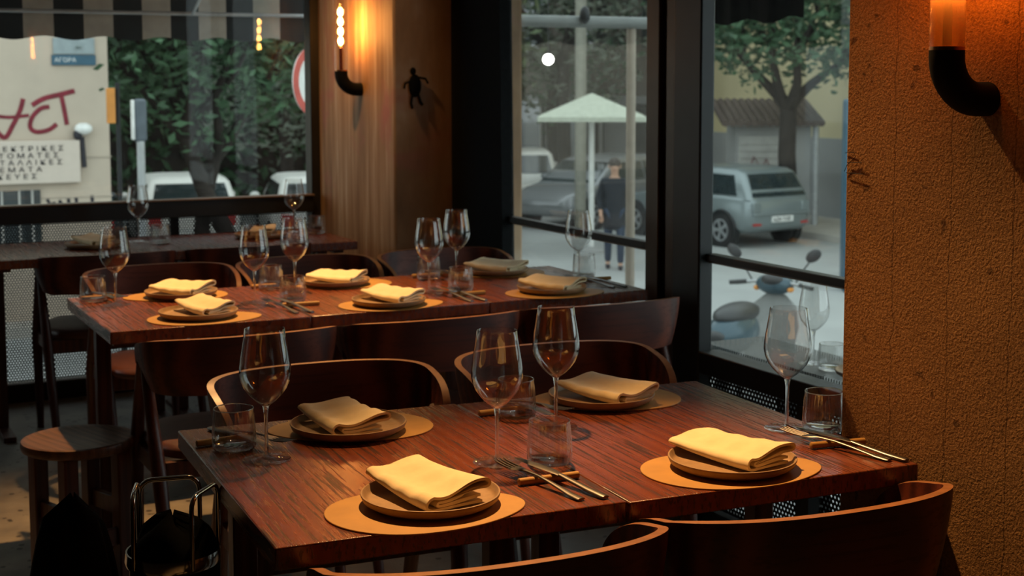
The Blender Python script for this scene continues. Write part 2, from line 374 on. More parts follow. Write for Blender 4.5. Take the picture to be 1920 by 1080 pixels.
# ------------------------------------------------------------------ chairs
def make_chair():
    t = thing('dining_chair', '', 'chair')
    # backrest: bent veneer shell
    NA, NZ = 57, 7; out_, in_ = [], []
    for i in range(NA):
        a = R(123) * sin(pi / 2 * (-1 + 2 * i / (NA - 1))); q = abs(a) / R(123)
        env = sqrt(max(.02, 1 - q ** 4.6)); zt = .662 + .102 * env - .012 * q ** 2; zb = .655 - .047 * env
        ro, ri = [], []
        for j in range(NZ):
            u = j / (NZ - 1); z = zb + (zt - zb) * u; s = .90 + .10 * (1 - (1 - u) ** 1.6)
            def pt(th):
                hx = (.277 - th) * s; by = (.135 - th) if abs(a) < pi / 2 else (.25 - th)
                pw = lambda v, e: math.copysign(abs(v) ** e, v)
                x_ = pw(sin(a), .86) if abs(a) < pi / 2 else math.copysign(1 - .07 * ((abs(a) - pi / 2) / R(33)) ** 2, a)
                return (hx * x_, -.12 - by * s * pw(cos(a), .86), z)
            ro.append(pt(0)); ri.append(pt(.0165))
        out_.append(ro); in_.append(ri)
    rows = [o + list(reversed(n)) for o, n in zip(out_, in_)]
    m = MB(); n = 2 * NZ; base = [p for r in rows for p in r]; fs = []; mi = []
    for i in range(NA - 1):
        for j in range(n):
            k = (j + 1) % n; fs.append((i * n + j, i * n + k, (i + 1) * n + k, (i + 1) * n + j)); mi.append(1 if j in (NZ - 1, n - 1) else 0)
    fs.append(tuple(range(n))); mi.append(1); fs.append(tuple((NA - 1) * n + j for j in range(n - 1, -1, -1))); mi.append(1)
    m.v = base; m.f = [list(f) for f in fs]; m.m = mi
    m.build('backrest', [W_CHAIR, W_PLY], t, smooth=40, bevel=.003)
    # seat pad: rounded square, softly domed
    rows = []
    for (s, z) in ((.90, .425), (.985, .428), (1.0, .440), (.985, .453), (.90, .460), (.6, .464), (.25, .465), (.02, .465)):
        r = []
        for k in range(40):
            a = 2 * pi * k / 40; e = .62
            r.append((.235 * s * math.copysign(abs(cos(a)) ** e, cos(a)), .01 + .225 * s * math.copysign(abs(sin(a)) ** e, sin(a)), z))
        rows.append(r)
    MB().grid(rows, True, 0, True).build('seat', SEAT, t, smooth=60)
    for sx in (-1, 1):
        MB().tube([(sx * .228, .19, 0), (sx * .244, .105, .40), (sx * .247, .0, .668)], [.014, .021, .014], 12).build('leg', W_LEG, t, smooth=50)
        MB().tube([(sx * .232, -.275, 0), (sx * .246, -.175, .40), (sx * .250, -.06, .672)], [.014, .021, .014], 12).build('leg', W_LEG, t, smooth=50)
        MB().box(sx * .236 - .01, sx * .236 + .01, -.17, .11, .375, .424).build('seat_rail', W_LEG, t, bevel=.002)
    MB().box(-.228, .228, .09, .11, .375, .424).build('seat_rail', W_LEG, t, bevel=.002)
    MB().box(-.228, .228, -.18, -.16, .375, .424).build('seat_rail', W_LEG, t, bevel=.002)
    return t
chair0 = make_chair(); first = True
CH = [(.94, 2.005, R1, 'front table, near side, bucket stand end', 'front'), (1.505, 1.985, R1, 'front table, near side, pillar end', 'front'),
      (1.10, 3.03, pi + R1, 'front table, far side, bucket stand end', 'front'), (1.71, 3.00, pi + R1, 'front table, far side, pillar end', 'front'),
      (1.10, 3.955, 0, 'middle row, near side, stool end', 'middle'), (1.68, 3.955, .01, 'middle row, near side, centre', 'middle'), (2.26, 3.965, 0, 'middle row, near side, window end', 'middle'),
      (1.20, 5.08, pi, 'middle row, far side, stool end', 'middle'), (1.76, 5.08, pi, 'middle row, far side, centre', 'middle'), (2.322, 5.06, pi, 'middle row, far side, window end', 'middle'),
      (1.13, 5.955, 0, 'tucked at screen table under the graffiti view', 'back'), (1.71, 5.955, 0, 'tucked at screen table by the concrete pillar', 'back')]
for (x, y, rz, d, g) in CH:
    lab = 'red-brown bentwood chair, ' + d; grp = {'front': 'chairs at the front tables', 'middle': 'chairs along the middle row', 'back': 'chairs by the perforated screen'}[g]
    if first:
        chair0.location = (x, y, 0); chair0.rotation_euler[2] = rz; tag(chair0, lab, group=grp); first = False
    else: dup(chair0, (x, y, 0), rz, lab, grp)

# ------------------------------------------------------------------ tableware prototypes
def make_wineglass():
    t = thing('wine_glass', '', 'wine glass')
    o = [(.0055, .1005), (.010, .1045), (.019, .111), (.030, .122), (.0395, .135), (.0455, .149), (.0478, .162), (.0470, .176), (.0448, .192), (.0418, .210), (.0388, .228), (.0368, .2445)]
    prof = o + [(.0362, .2450)] + [(r - .0009, z + (.0012 if z < .12 else 0)) for r, z in reversed(o[1:])] + [(0, .1055)]
    MB().lathe(prof, 48).build('bowl', GLASS, t, smooth=70)
    MB().lathe([(0, .004), (.0045, .006), (.0040, .010), (.0036, .03), (.0034, .06), (.0038, .085), (.0055, .098), (.0065, .1015), (0, .1045)], 20).build('stem', SOLID, t, smooth=70)
    MB().lathe([(0, .0005), (.043, .0005), (.0445, .0012), (.043, .0022), (.025, .0036), (.010, .006), (.0045, .009), (0, .009)], 40).build('foot', SOLID, t, smooth=50)
    return t
def make_tumbler():
    t = thing('water_tumbler', '', 'tumbler')
    rib = lambda a, z: 1 + (.024 * cos(30 * a) if .008 < z < .074 else 0)
    po = [(0, .0005), (.030, .0005), (.0375, .003), (.0405, .009), (.0408, .02), (.0400, .04), (.0388, .06), (.0380, .074), (.0378, .0805)]
    MB().lathe(po, 136, rmod=rib).lathe([(.0378, .0805), (.0363, .0805), (.0368, .06), (.038, .035), (.0385, .016), (.034, .0125), (0, .012)], 68).build('body', TUMB, t, smooth=60)
    MB().lathe([(.0364, .0800), (.0372, .0818), (.0380, .0800), (.0372, .0795), (.0364, .0800)], 64).build('rim', SOLID, t, smooth=80)
    MB().lathe([(0, .001), (.030, .001), (.0365, .004), (.0372, .010), (.033, .0122), (0, .0116)], 40, rmod=lambda a, z: 1 + .01 * cos(30 * a)).build('base', SOLID, t, smooth=50)
    return t
def make_plate():
    return MB().lathe([(0, .0), (.085, 0), (.100, .003), (.112, .010), (.1155, .0185), (.1150, .0205), (.1125, .0208), (.1105, .0185), (.1075, .0115), (.102, .0085), (.09, .0075), (0, .007)], 64).build('dinner_plate', CLAY, smooth=40)
def make_mat():
    pts = []
    for k in range(72):
        a = 2 * pi * k / 72; c, s = cos(a), sin(a)
        x = .165 * math.copysign(abs(c) ** .92, c); y = .118 * s * (1 - .20 * c) * (1 - .06 * c * c)
        pts.append((x, y - .012 * c))
    return MB().poly(pts, 0, .0026).build('placemat', LEATHER, bevel=.0008)
def make_rest():
    return MB().tube([(-.058, 0, .0065), (-.057, 0, .0065), (.057, 0, .0065), (.058, 0, .0065)], [.005, .0064, .0064, .005], 16).build('cutlery_rest', LEATHER, smooth=50)
def make_fork():
    t = thing('dinner_fork', '', 'fork')
    st = [(-.115, .0066, .0022, .003), (-.112, .0075, .0024, .003), (-.09, .0068, .0022, .0045), (-.04, .0042, .0022, .012), (-.01, .0030, .0022, .0155), (.02, .0030, .0021, .0165), (.032, .0075, .0016, .0160), (.044, .0112, .0013, .0150), (.052, .0118, .0012, .0148)]
    rows = [[(w_ * cos(2 * pi * k / 12), y, z + h * sin(2 * pi * k / 12)) for k in range(12)] for y, w_, h, z in st]
    MB().grid(rows, True, 0, True).build('handle', STEEL, t, smooth=60)
    for i in range(4):
        x = -.0093 + .0062 * i
        MB().tube([(x, .048, .0148), (x, .065, .0155), (x * 1.02, .082, .0175), (x * 1.02, .094, .0205)], [.0019, .0018, .0015, .0008], 8).build('tine', STEEL, t, smooth=60)
    return t
def make_knife():
    t = thing('dinner_knife', '', 'knife')
    st = [(-.118, .0062, .0030, .0035), (-.114, .0078, .0034, .0035), (-.08, .0072, .0033, .006), (-.03, .0058, .0030, .012), (-.012, .0052, .0028, .0145)]
    MB().grid([[(w_ * cos(2 * pi * k / 12), y, z + h * sin(2 * pi * k / 12)) for k in range(12)] for y, w_, h, z in st], True, 0, True).build('handle', STEEL, t, smooth=60)
    st = [(-.014, .005, .0016, .0145), (.01, .0085, .0011, .0165), (.05, .0088, .0010, .0170), (.080, .0075, .0009, .0170), (.098, .0035, .0008, .0170), (.104, .0008, .0006, .0170)]
    MB().grid([[(w_ * cos(2 * pi * k / 10) + (.0008 if y > 0 else 0), y, z + h * sin(2 * pi * k / 10)) for k in range(10)] for y, w_, h, z in st], True, 0, True).build('blade', STEEL, t, smooth=60)
    return t
def make_napkin(seed, width=.118, length=.165, amp=1.0):
    """linen folded in four, its cut end in waves towards -y, the other end lying up over the plate rim"""
    rd = random.Random(seed); hw = width / 2; path = []
    lay = [.0030, .0098, .0175, .0262]; ph = rd.uniform(-.4, .4)
    def wav(x, l): return amp * (.0062 * sin(x / hw * 2.7 + ph) + .0075 * max(0, x / hw) ** 2) * (l / 3.0) ** 1.2
    nx = 16; order = (0, 3, 2, 1); lim = {0: (-hw, hw * .86), 3: (-hw, hw), 2: (-hw + .011, hw), 1: (-hw + .011, hw * rd.uniform(.7, .85))}
    for q, l in enumerate(order):
        a, b = lim[l]; xs = [a + (b - a) * i / nx for i in range(nx + 1)]
        if q % 2 == 0: xs = xs[::-1]
        for x in xs: path.append((x, lay[l] + wav(x, l)))
        if q < 3:
            l2 = order[q + 1]; x = xs[-1]; z1 = lay[l] + wav(x, l); z2 = lay[l2] + wav(x, l2); zc = (z1 + z2) / 2; rr = (z2 - z1) / 2; sg = 1 if q % 2 else -1
            for k in (1, 2, 3, 4, 5):
                a = -pi / 2 + pi * k / 6; path.append((x + sg * abs(rr) * 1.25 * cos(a), zc + rr * sin(a)))
    # thickness: offset both ways along the normal
    P = [Vector(p) for p in path]; th = .0023; loop_a, loop_b = [], []
    for i, p_ in enumerate(P):
        a = P[max(0, i - 1)]; b = P[min(len(P) - 1, i + 1)]; d = (b - a).normalized(); nrm = Vector((-d.y, d.x))
        loop_a.append(p_ + nrm * th); loop_b.append(p_ - nrm * th)
    ring = loop_a + loop_b[::-1]; rows = []; NY = 16
    lift = rd.uniform(.016, .022); skew = rd.uniform(-.12, .12); tw = rd.uniform(-.10, .10)
    for j in range(NY + 1):
        v = j / NY; y = -length / 2 + length * v; row = []
        sq = 1 - .52 * v ** 1.2; wd = 1 - .10 * v + .03 * sin(v * 5 + seed)
        for p_ in ring:
            e = .0016 * sin(40 * p_.x + seed) * sin(22 * v + seed * 2)
            z = .0012 + p_.y * sq + lift * v ** 2.2 + .004 * sin(pi * v) * 0 + (e if p_.y > .016 else 0)
            x = p_.x * wd + skew * (y) + tw * .02 * v
            yy = y + (.006 * sin(p_.x * 30 + seed) if j in (0, NY) else 0) * (1 if p_.y > .01 else .4)
            row.append((x, yy, z))
        rows.append(row)
    return MB().grid(rows, True, 0, True).build('linen_napkin', CLOTH, smooth=70)

PROTO = {}
def put(kind, maker, loc, rz, label, cat, group):
    if kind not in PROTO:
        o = maker(); o.scale = (1.14, 1.14, 1) if kind in ('fork', 'knife') else (1, 1, 1); PROTO[kind] = o; o.location = loc; o.rotation_euler = (0, 0, rz); return tag(o, label, cat, group)
    o = dup(PROTO[kind], loc, rz, label, group); o['category'] = cat; return o
ZT = .7503
def setting(desc, g, plate, mat_=None, prz=0, nap=None, glass=None, tumb=None, rest=None, fork=None, knife=None, seed=1, frame=R1, nz=0, nw=.096, nl=.165, z=ZT):
    if mat_: put('mat', make_mat, (mat_[0], mat_[1], z), mat_[2], 'tan leather egg-shaped placemat, ' + desc, 'placemat', 'placemats, ' + g)
    put('plate', make_plate, (plate[0], plate[1], z + (.0028 if mat_ else .0002)), prz, 'round tan stoneware plate, ' + desc, 'plate', 'plates, ' + g)
    if nap:
        o = make_napkin(seed, nw, nl); o.location = (nap[0], nap[1], z + .0108); o.rotation_euler = (0, 0, nap[2])
        tag(o, 'folded cream linen napkin on plate, ' + desc, 'napkin', 'napkins, ' + g)
    if glass: put('glass', make_wineglass, (glass[0], glass[1], z), seed, 'empty clear wine glass, ' + desc, 'wine glass', 'wine glasses, ' + g)
    if tumb: put('tumb', make_tumbler, (tumb[0], tumb[1], z), seed * .3, 'ribbed clear water tumbler, ' + desc, 'tumbler', 'tumblers, ' + g)
    if rest: put('rest', make_rest, (rest[0], rest[1], z), rest[2], 'rolled tan leather cutlery rest, ' + desc, 'cutlery rest', 'cutlery rests, ' + g)
    if fork: put('fork', make_fork, (fork[0], fork[1], z), fork[2], 'steel fork on leather rest, ' + desc, 'fork', 'forks, ' + g)
    if knife: put('knife', make_knife, (knife[0], knife[1], z), knife[2], 'steel knife on leather rest, ' + desc, 'knife', 'knives, ' + g)
F, Md, Bk = 'front table', 'middle row', 'screen tables'
setting('front table, near side, bucket stand end', F, (.923, 2.118), (.905, 2.092, R1), .3, (.925, 2.140, R(8)), (1.137, 2.303), (1.217, 2.250), (1.160, 2.147, R(-2.7)), (1.134, 2.152, R(9)), (1.172, 2.145, R(10)), 1, nw=0.100, nl=.19)
setting('front table, near side, pillar end', F, (1.495, 2.073), (1.489, 2.062, R(-8)), .9, (1.508, 2.098, R(12)), (1.765, 2.264), (1.818, 2.215), (1.764, 2.106, R(-9.9)), (1.743, 2.105, R(16)), (1.772, 2.092, R(14)), 2, nw=0.096, nl=.185)
setting('front table, far side, bucket stand end', F, (.973, 2.638), (.990, 2.672, pi + R(-8)), 1.7, (.968, 2.652, R(6)), (.767, 2.515), (.733, 2.610), (.732, 2.668, R(5)), (.790, 2.652, R(200)), (.762, 2.655, R(192)), 3, nw=0.096, nl=.18)
setting('front table, far side, pillar end', F, (1.554, 2.636), (1.577, 2.660, pi + R(-12)), 2.2, (1.566, 2.632, R(14)), (1.362, 2.491), (1.327, 2.600), (1.319, 2.640, R(0)), (1.392, 2.640, R(196)), (1.358, 2.640, R(188)), 4, nw=0.096, nl=.18)
setting('middle row, near side, stool end', Md, (1.063, 4.140), (1.076, 4.115, 0), .5, (1.09, 4.17, R(20)), (1.292, 4.332), (1.405, 4.30), (1.40, 4.205, R(-6)), (1.325, 4.20, R(8)), (1.365, 4.195, R(10)), 5, nl=.18)
setting('middle row, near side, centre', Md, (1.649, 4.098), (1.658, 4.095, R(2)), 1.1, (1.675, 4.13, R(18)), (1.863, 4.275), (1.965, 4.25), (1.955, 4.165, R(-2)), (1.885, 4.165, R(9)), (1.925, 4.16, R(11)), 6, nl=.18)
setting('middle row, near side, window end', Md, (2.226, 4.100), (2.227, 4.075, R(-3)), 1.5, (2.225, 4.10, R(24)), (2.440, 4.300), (2.500, 4.365), (2.490, 4.270, R(-10)), (2.425, 4.215, R(14)), (2.462, 4.205, R(15)), 7, nw=0.112, nl=.18)
setting('middle row, far side, stool end', Md, (1.116, 4.560), (1.105, 4.590, pi), .2, (1.12, 4.565, R(40)), (.895, 4.490), (.845, 4.590), (.870, 4.640, 0), (.915, 4.63, R(188)), (.89, 4.64, R(184)), 8, nw=0.112, nl=.17)
setting('middle row, far side, centre', Md, (1.650, 4.580), (1.680, 4.590, pi), .8, (1.655, 4.585, R(46)), (1.479, 4.500), (1.425, 4.590), (1.43, 4.64, 0), (1.49, 4.63, R(188)), (1.465, 4.635, R(182)), 9, nw=0.104, nl=.17)
setting('middle row, far side, window end', Md, (2.260, 4.580), (2.275, 4.590, pi), 1.9, (2.262, 4.585, R(30)), (2.075, 4.520), (1.985, 4.560), (2.01, 4.63, 0), (2.085, 4.635, R(188)), (2.06, 4.64, R(184)), 10, nw=0.112, nl=.18)
setting('screen table under the graffiti view', Bk, (1.128, 6.10), None, .3, (1.13, 6.10, R(20)), (1.345, 6.225), (1.41, 6.10), seed=11, frame=0)
setting('screen table by the concrete pillar', Bk, (1.86, 6.13), None, 1.3, (1.87, 6.13, R(-30)), (2.065, 6.28), (2.13, 6.16), seed=12, frame=0)
# outdoor shelf under the side window with its own setting
t = thing('outdoor_shelf', 'grey perforated shelf outside the side window', 'shelf', (2.70, 0, 0))
MB().box(0, .25, 2.2, 3.92, .553, .573).build('shelf_top', MESH_XY, t, bevel=.002)
MB().box(0, .02, 2.2, 3.92, .515, .552).build('shelf_edge', BLACK, t)
for y in (2.5, 3.5): MB().add([(0, y, .552), (.2, y, .552), (0, y, .3), (0, y + .015, .552), (.2, y + .015, .552), (0, y + .015, .3)], [(0, 1, 2), (5, 4, 3), (0, 3, 4, 1), (1, 4, 5, 2), (2, 5, 3, 0)]).build('bracket', BLACK, t)
put('glass', make_wineglass, (2.795, 3.46, .5735), 1, 'empty wine glass standing outside on the perforated shelf', 'wine glass', 'tableware outdoors')
put('tumb', make_tumbler, (2.78, 3.355, .5735), 1, 'ribbed tumbler standing outside on the perforated shelf', 'tumbler', 'tableware outdoors')
put('plate', make_plate, (2.83, 3.22, .5735), 1, 'dark edge of a plate outside on the perforated shelf', 'plate', 'tableware outdoors')

# ------------------------------------------------------------------ round stool
t = thing('round_stool', 'low round dark wooden stool half in lamplight', 'stool', (.70, 4.08, 0), R(20))
MB().lathe([(0, .415), (.140, .415), (.155, .422), (.158, .432), (.155, .445), (.148, .4475), (.135, .4445), (0, .443)], 56).build('seat', W_STOOL, t, smooth=40)
for sx in (-1, 1):
    for sy in (-1, 1): MB().box(sx * .082 - .021, sx * .082 + .021, sy * .082 - .021, sy * .082 + .021, 0, .416).build('leg', W_LEG, t, bevel=.004)
for s in (-1, 1):
    MB().box(-.061, .061, s * .082 - .009, s * .082 + .009, .14, .19).build('stretcher', W_LEG, t, bevel=.002)
    MB().box(s * .082 - .009, s * .082 + .009, -.061, .061, .22, .27).build('stretcher', W_LEG, t, bevel=.002)

# ------------------------------------------------------------------ chrome bucket stand with black cloth bag
BX, BY = .568, 2.42
t = thing('bucket_stand', 'chrome ring stand with two tall hoop handles beside front table', 'stand', (BX, BY, 0), 0)
rb = .080
MB().lathe([(rb - .003, .618), (rb, .618), (rb + .002, .625), (rb, .641), (rb - .003, .641), (rb - .003, .618)], 48).build('ring', CHROME, t, smooth=40)
for a0 in (R(80), R(-40), R(163)):
    pts = []
    half = R(40); top = .748; ra = .030
    c0 = (rb * cos(a0 - half), rb * sin(a0 - half)); c1 = (rb * cos(a0 + half), rb * sin(a0 + half))
    d = Vector((c1[0] - c0[0], c1[1] - c0[1], 0)); ln = d.length; d.normalize()
    P0 = Vector((c0[0], c0[1], 0))
    prof = [(0, .623), (0, top - .022)] + [(.022 - .022 * cos(R(q)), top - .022 + .022 * sin(R(q))) for q in (22, 45, 67, 90)]
    prof += [(ln - s_, z_) for s_, z_ in reversed(prof)]
    MB().tube([P0 + d * s_ + Vector((0, 0, z_)) for s_, z_ in prof], .0042, 10).build('handle', CHROME, t, smooth=60)
for k in range(3):
    a = R(250 + 120 * k)
    for s in (-.012, .012):
        tx, ty = -sin(a) * s, cos(a) * s
        MB().tube([(rb * .98 * cos(a) + tx, rb * .98 * sin(a) + ty, .619), (rb * 1.25 * cos(a) + tx, rb * 1.25 * sin(a) + ty, 0)], .0045, 8).build('leg', CHROME, t, smooth=60)
def blob(name, label, cat, c, rad, seed, pts, n=28, m=20):
    """a heap of black cloth: rounded mass with folds"""
    rd = random.Random(seed); rows = []
    for i in range(m + 1):
        u = i / m; row = []
        # profile radius along height
        z = c[2] + pts[0][1] + (pts[-1][1] - pts[0][1]) * u
        for (ra, za), (r2, z2) in zip(pts, pts[1:]):
            zz = z - c[2]
            if za <= zz <= z2 + 1e-9: rr = ra + (r2 - ra) * (zz - za) / (z2 - za + 1e-9); break
        for k in range(n):
            a = 2 * pi * k / n
            f = 1 + .10 * sin(5 * a + seed + 2 * u) + .05 * sin(9 * a - 3 * u + seed)
            row.append((c[0] + rad[0] * rr * f * cos(a), c[1] + rad[1] * rr * f * sin(a), z + .012 * sin(3 * a + seed) * u))
        rows.append(row)
    return tag(MB().grid(rows, True, 0, True).build(name, FABRIC, smooth=80), label, cat)
blob('cloth_bag', 'black cloth bag slumped inside the chrome ring stand', 'bag', (BX, BY, 0), (.072, .072), 2, [(.55, .40), (.9, .48), (1.0, .58), (.97, .64), (.8, .672), (.45, .690), (.05, .698)])
blob('fabric_bag', 'black fabric bag standing on floor beside the chrome stand', 'bag', (.405, 2.43, 0), (.082, .075), 5, [(1.15, .002), (1.25, .12), (1.15, .3), (1.0, .47), (.85, .6), (.72, .66), (.60, .705), (.42, .735), (.05, .748)])

# ------------------------------------------------------------------ wall sconces
def sconce(label, wx, y, zb, full):
    """vertical glass tube with filament bulb on a black pipe elbow"""
    t = thing('wall_sconce', label, 'wall lamp', (wx, y, 0), 0, 'pipe elbow wall lamps')
    r = .0285; off = -.095; rb_ = .072
    pts = [(off, 0, zb)] + [(off, 0, zb - .012)]
    for q in range(0, 91, 10):
        a = R(q); pts.append((off + rb_ - rb_ * cos(a), 0, zb - .012 - rb_ * sin(a)))
    pts.append((-.0005, 0, zb - .012 - rb_))
    MB().tube(pts, r * 1.03, 28).build('elbow', BLACK_MATTE, t, smooth=50)
    rib = lambda a, z: 1 + .012 * cos(40 * a)
    MB().lathe([(r, zb), (r, zb + .36), (r - .002, zb + .36), (r - .002, zb)], 120, (off, 0, 0), rmod=rib).build('glass_tube', AMBER if not full else TUBE_CLEAR, t, smooth=50)
    MB().lathe([(r + .001, zb - .002), (r + .001, zb + .004), (r - .003, zb + .004), (r - .003, zb - .002), (r + .001, zb - .002)], 32, (off, 0, 0)).build('collar', COPPER, t, smooth=40)
    MB().lathe([(0, zb), (.0075, zb), (.0075, zb + .095), (.010, zb + .10), (0, zb + .104)], 14, (off, 0, 0)).build('socket', SOCKET, t, smooth=40)
    b = MB().lathe([(.009, zb + .104), (.0155, zb + .115), (.0155, zb + .29), (.008, zb + .302), (0, zb + .304)], 20, (off, 0, 0)).build('bulb', TUBE_CLEAR, t, smooth=50)
    m = MB()
    for k in range(4): m = MB().ell((off, 0, zb + .132 + .043 * k), .0115, .0115, .0185, 12, 8).build('filament', FILAMENT, b, smooth=80)
    MB().lathe([(0, zb + .355), (r + .001, zb + .355), (r + .001, zb + .372), (0, zb + .372)], 24, (off, 0, 0)).build('cap', BLACK, t, smooth=40)
    return t
TUBE_CLEAR = thin_glass('clear_tube_glass', (.99, .97, .93), 1.4)
COPPER = plain('copper', (.55, .24, .10), .3, 1, var=.1)
SOCKET = plain('dark_red_socket', (.10, .018, .012), .4, var=.1)
sconce('pipe wall lamp with lit filament on streaked concrete pillar', XR, 6.10, 1.487, True)
sconce('pipe wall lamp with ribbed amber tube on orange rendered wall', XP, 1.815, 1.498, False)
# small black iron figure on the shaded side of the pillar, wire stub at the rendered edge
t = thing('wall_ornament', 'small black iron figure fixed to the shaded pillar side', 'ornament', (2.423, 5.705, 1.42), 0)
MB().ell((0, -.006, .0), .030, .007, .050, 14, 8).build('body', BLACK_MATTE, t, smooth=80)
MB().ell((-.008, -.006, .062), .014, .006, .017, 12, 8).build('head', BLACK_MATTE, t, smooth=80)
for pts in ([(-.02, -.006, .02), (-.045, -.006, .01), (-.05, -.006, -.012)], [(.02, -.006, .035), (.05, -.006, .03), (.062, -.006, .01)]): MB().tube(pts, .005, 8).build('arm', BLACK_MATTE, t, smooth=60)
for pts in ([(-.012, -.006, -.04), (-.018, -.006, -.075), (-.012, -.006, -.098)], [(.016, -.006, -.04), (.026, -.006, -.07), (.036, -.006, -.082)]): MB().tube(pts, .006, 8).build('leg', BLACK_MATTE, t, smooth=60)
tag(MB().tube([(1.828, 2.178, 1.306), (1.826, 2.15, 1.308), (1.824, 2.143, 1.300), (1.826, 2.170, 1.282), (1.827, 2.178, 1.27)], .0007, 6).tube([(1.826, 2.17, 1.288), (1.824, 2.125, 1.290)], .0007, 6).tube([(1.826, 2.172, 1.268), (1.824, 2.12, 1.268)], .0007, 6).build('wire_stub', BLACK, smooth=60), 'thin bent black wire stub at the rendered wall edge', 'wire')

# ================================================================== outdoors: a street 1.6 m below the dining floor
G = -1.6
ASPHALT = plain('asphalt', (.36, .37, .36), .9, var=.12, vs=.6); PAVE = plain('pavement', (.46, .43, .38), .9, var=.12, vs=2)
HOUSE = plain('beige_render', (.52, .43, .34), .9, var=.06, vs=2); YELLOW = plain('pale_yellow_render', (.66, .56, .33), .9, var=.08, vs=.8); GREYW = plain('grey_render', (.34, .34, .33), .9, var=.1, vs=.8)
BROWNW = plain('brown_facade', (.16, .13, .105), .9, var=.2, vs=.6)
BARK = plain('bark', (.032, .025, .021), .95, var=.35, vs=6, bs=.3)
LEAF = plain('dark_leaf', (.055, .115, .055), .6, var=.6, vs=1.5); LEAF2 = plain('olive_leaf', (.085, .115, .05), .6, var=.4, vs=1.5); LEAF3 = plain('grey_green_leaf', (.12, .14, .105), .7, var=.35, vs=1.2)
TYRE = plain('tyre_rubber', (.018, .018, .018), .85); RIM = plain('alloy_rim', (.5, .51, .52), .35, .7); DGLASS = plain('car_glass', (.03, .042, .045), .05, .15, spec=1.0)
RED = plain('red_lens', (.45, .03, .025), .3); WHITE = plain('white_paint', (.78, .78, .75), .5); INK = plain('black_ink', (.025, .024, .03), .8); MAROON = plain('maroon_spray', (.20, .022, .035), .9, var=.3, vs=8)
BLUE = plain('enamel_blue', (.035, .10, .15), .5); GREYP = plain('galvanised_pole', (.42, .43, .43), .5, .4); ORANGE = plain('orange_plastic', (.65, .26, .05), .6); CHECK_L = plain('awning_light', (.44, .41, .35), .9); CHECK_D = plain('awning_dark', (.018, .022, .024), .9)
TERRA = plain('terracotta', (.115, .085, .07), .9, var=.2); SHUT = plain('roller_shutter', (.42, .41, .38), .7, var=.15, vs=3); BEIGEPOLE = plain('beige_pole', (.26, .22, .17), .6)

struct('street', MB().box(-60, 80, -20, 90, G - .2, G), ASPHALT)
struct('pavement', MB().box(17.3, 19.5, -10, 60, G, G + .13), PAVE)
struct('pavement', MB().box(-20, 3.9, 17.5, 22, G, G + .13), PAVE)
# --- facade beyond the street, seen through the side window
f = tag(MB().box(19.6, 24, 29.2, 60, G, 1.0).build('building', GREYW), 'grey shop building with brown upper floors across the street', 'building')
MB().box(19.7, 24, 29.2, 60, 1.0, 14).build('upper_wall', BROWNW, f)
for i in range(8):
    y = 29.8 + 3.4 * i
    wdw = MB().box(19.50, 19.62, y, y + 1.7, G + .3, .8).build('shop_window', DGLASS, f); MB().box(19.46, 19.52, y - .08, y, G + .2, .9).box(19.46, 19.52, y + 1.7, y + 1.78, G + .2, .9).build('frame', SHUT, wdw)
    MB().box(19.6, 19.72, y, y + 1.5, 2.2, 4.0).build('upper_window', DGLASS, f)
f = tag(MB().box(20.25, 24, 6, 29.1, .15, 9).build('building', YELLOW), 'pale yellow building with a grey plinth across the street', 'building')
MB().box(20.2, 24, 6, 29.1, G, .15).build('plinth', GREYW, f)
for i in range(5): MB().box(20.15, 20.3, 7.5 + 3.2 * i, 9 + 3.2 * i, 2.2, 4.0).build('window', SHUT, f)
# --- kiosk hut
t = thing('kiosk_hut', 'grey kiosk hut with terracotta tiled eaves and roller shutter', 'kiosk', (16.9, 23.45, G), R(-27.5))
MB().box(0, 1.5, 0, 1.3, .0, 2.15).build('wall', GREYW, t)
rf = MB().add([(-.32, -.35, 2.12), (1.68, -.35, 2.12), (1.68, 1.5, 2.5), (-.32, 1.5, 2.5), (-.32, -.35, 2.18), (1.68, -.35, 2.18), (1.68, 1.5, 2.56), (-.32, 1.5, 2.56)], [(0, 1, 2, 3), (7, 6, 5, 4), (0, 4, 5, 1), (1, 5, 6, 2), (2, 6, 7, 3), (3, 7, 4, 0)]).build('roof', TERRA, t)
for i in range(14):
    x = -.26 + .145 * i; MB().tube([(x, -.4, 2.17), (x, 1.5, 2.57)], .075, 8).build('roof_tile', TERRA, rf, smooth=60)
sh = MB().box(.05, .88, -.06, .02, .3, 1.9).build('shutter', SHUT, t)
for i in range(11): MB().box(.08, .85, -.085, -.055, 0.36 + .138 * i, .46 + .138 * i).build('slat', SHUT, sh)
MB().tube([(.25, -.09, 1.2), (.35, -.09, 1.5), (.5, -.09, 1.25), (.6, -.09, 1.45), (.72, -.09, 1.2)], .03, 6, flat=.3).build('graffiti', MAROON, sh)
MB().tube([(1.58, -.05, 0), (1.58, -.05, 2.1)], .07, 10).build('drain_pipe', GREYP, t, smooth=60)
t = thing('street_cabinet', 'tall teal enamelled cabinet beyond the kiosk hut', 'cabinet', (13.35, 15.9, G), R(-35))
MB().box(0, .7, 0, .6, 0, 2.75).build('body', BLUE, t, bevel=.04); MB().box(.08, .62, -.02, 0, .35, 1.6).build('door', DGLASS, t); MB().box(.06, .64, -.03, 0, 1.75, 2.6).build('panel', plain('teal_panel', (.05, .17, .2), .5), t)

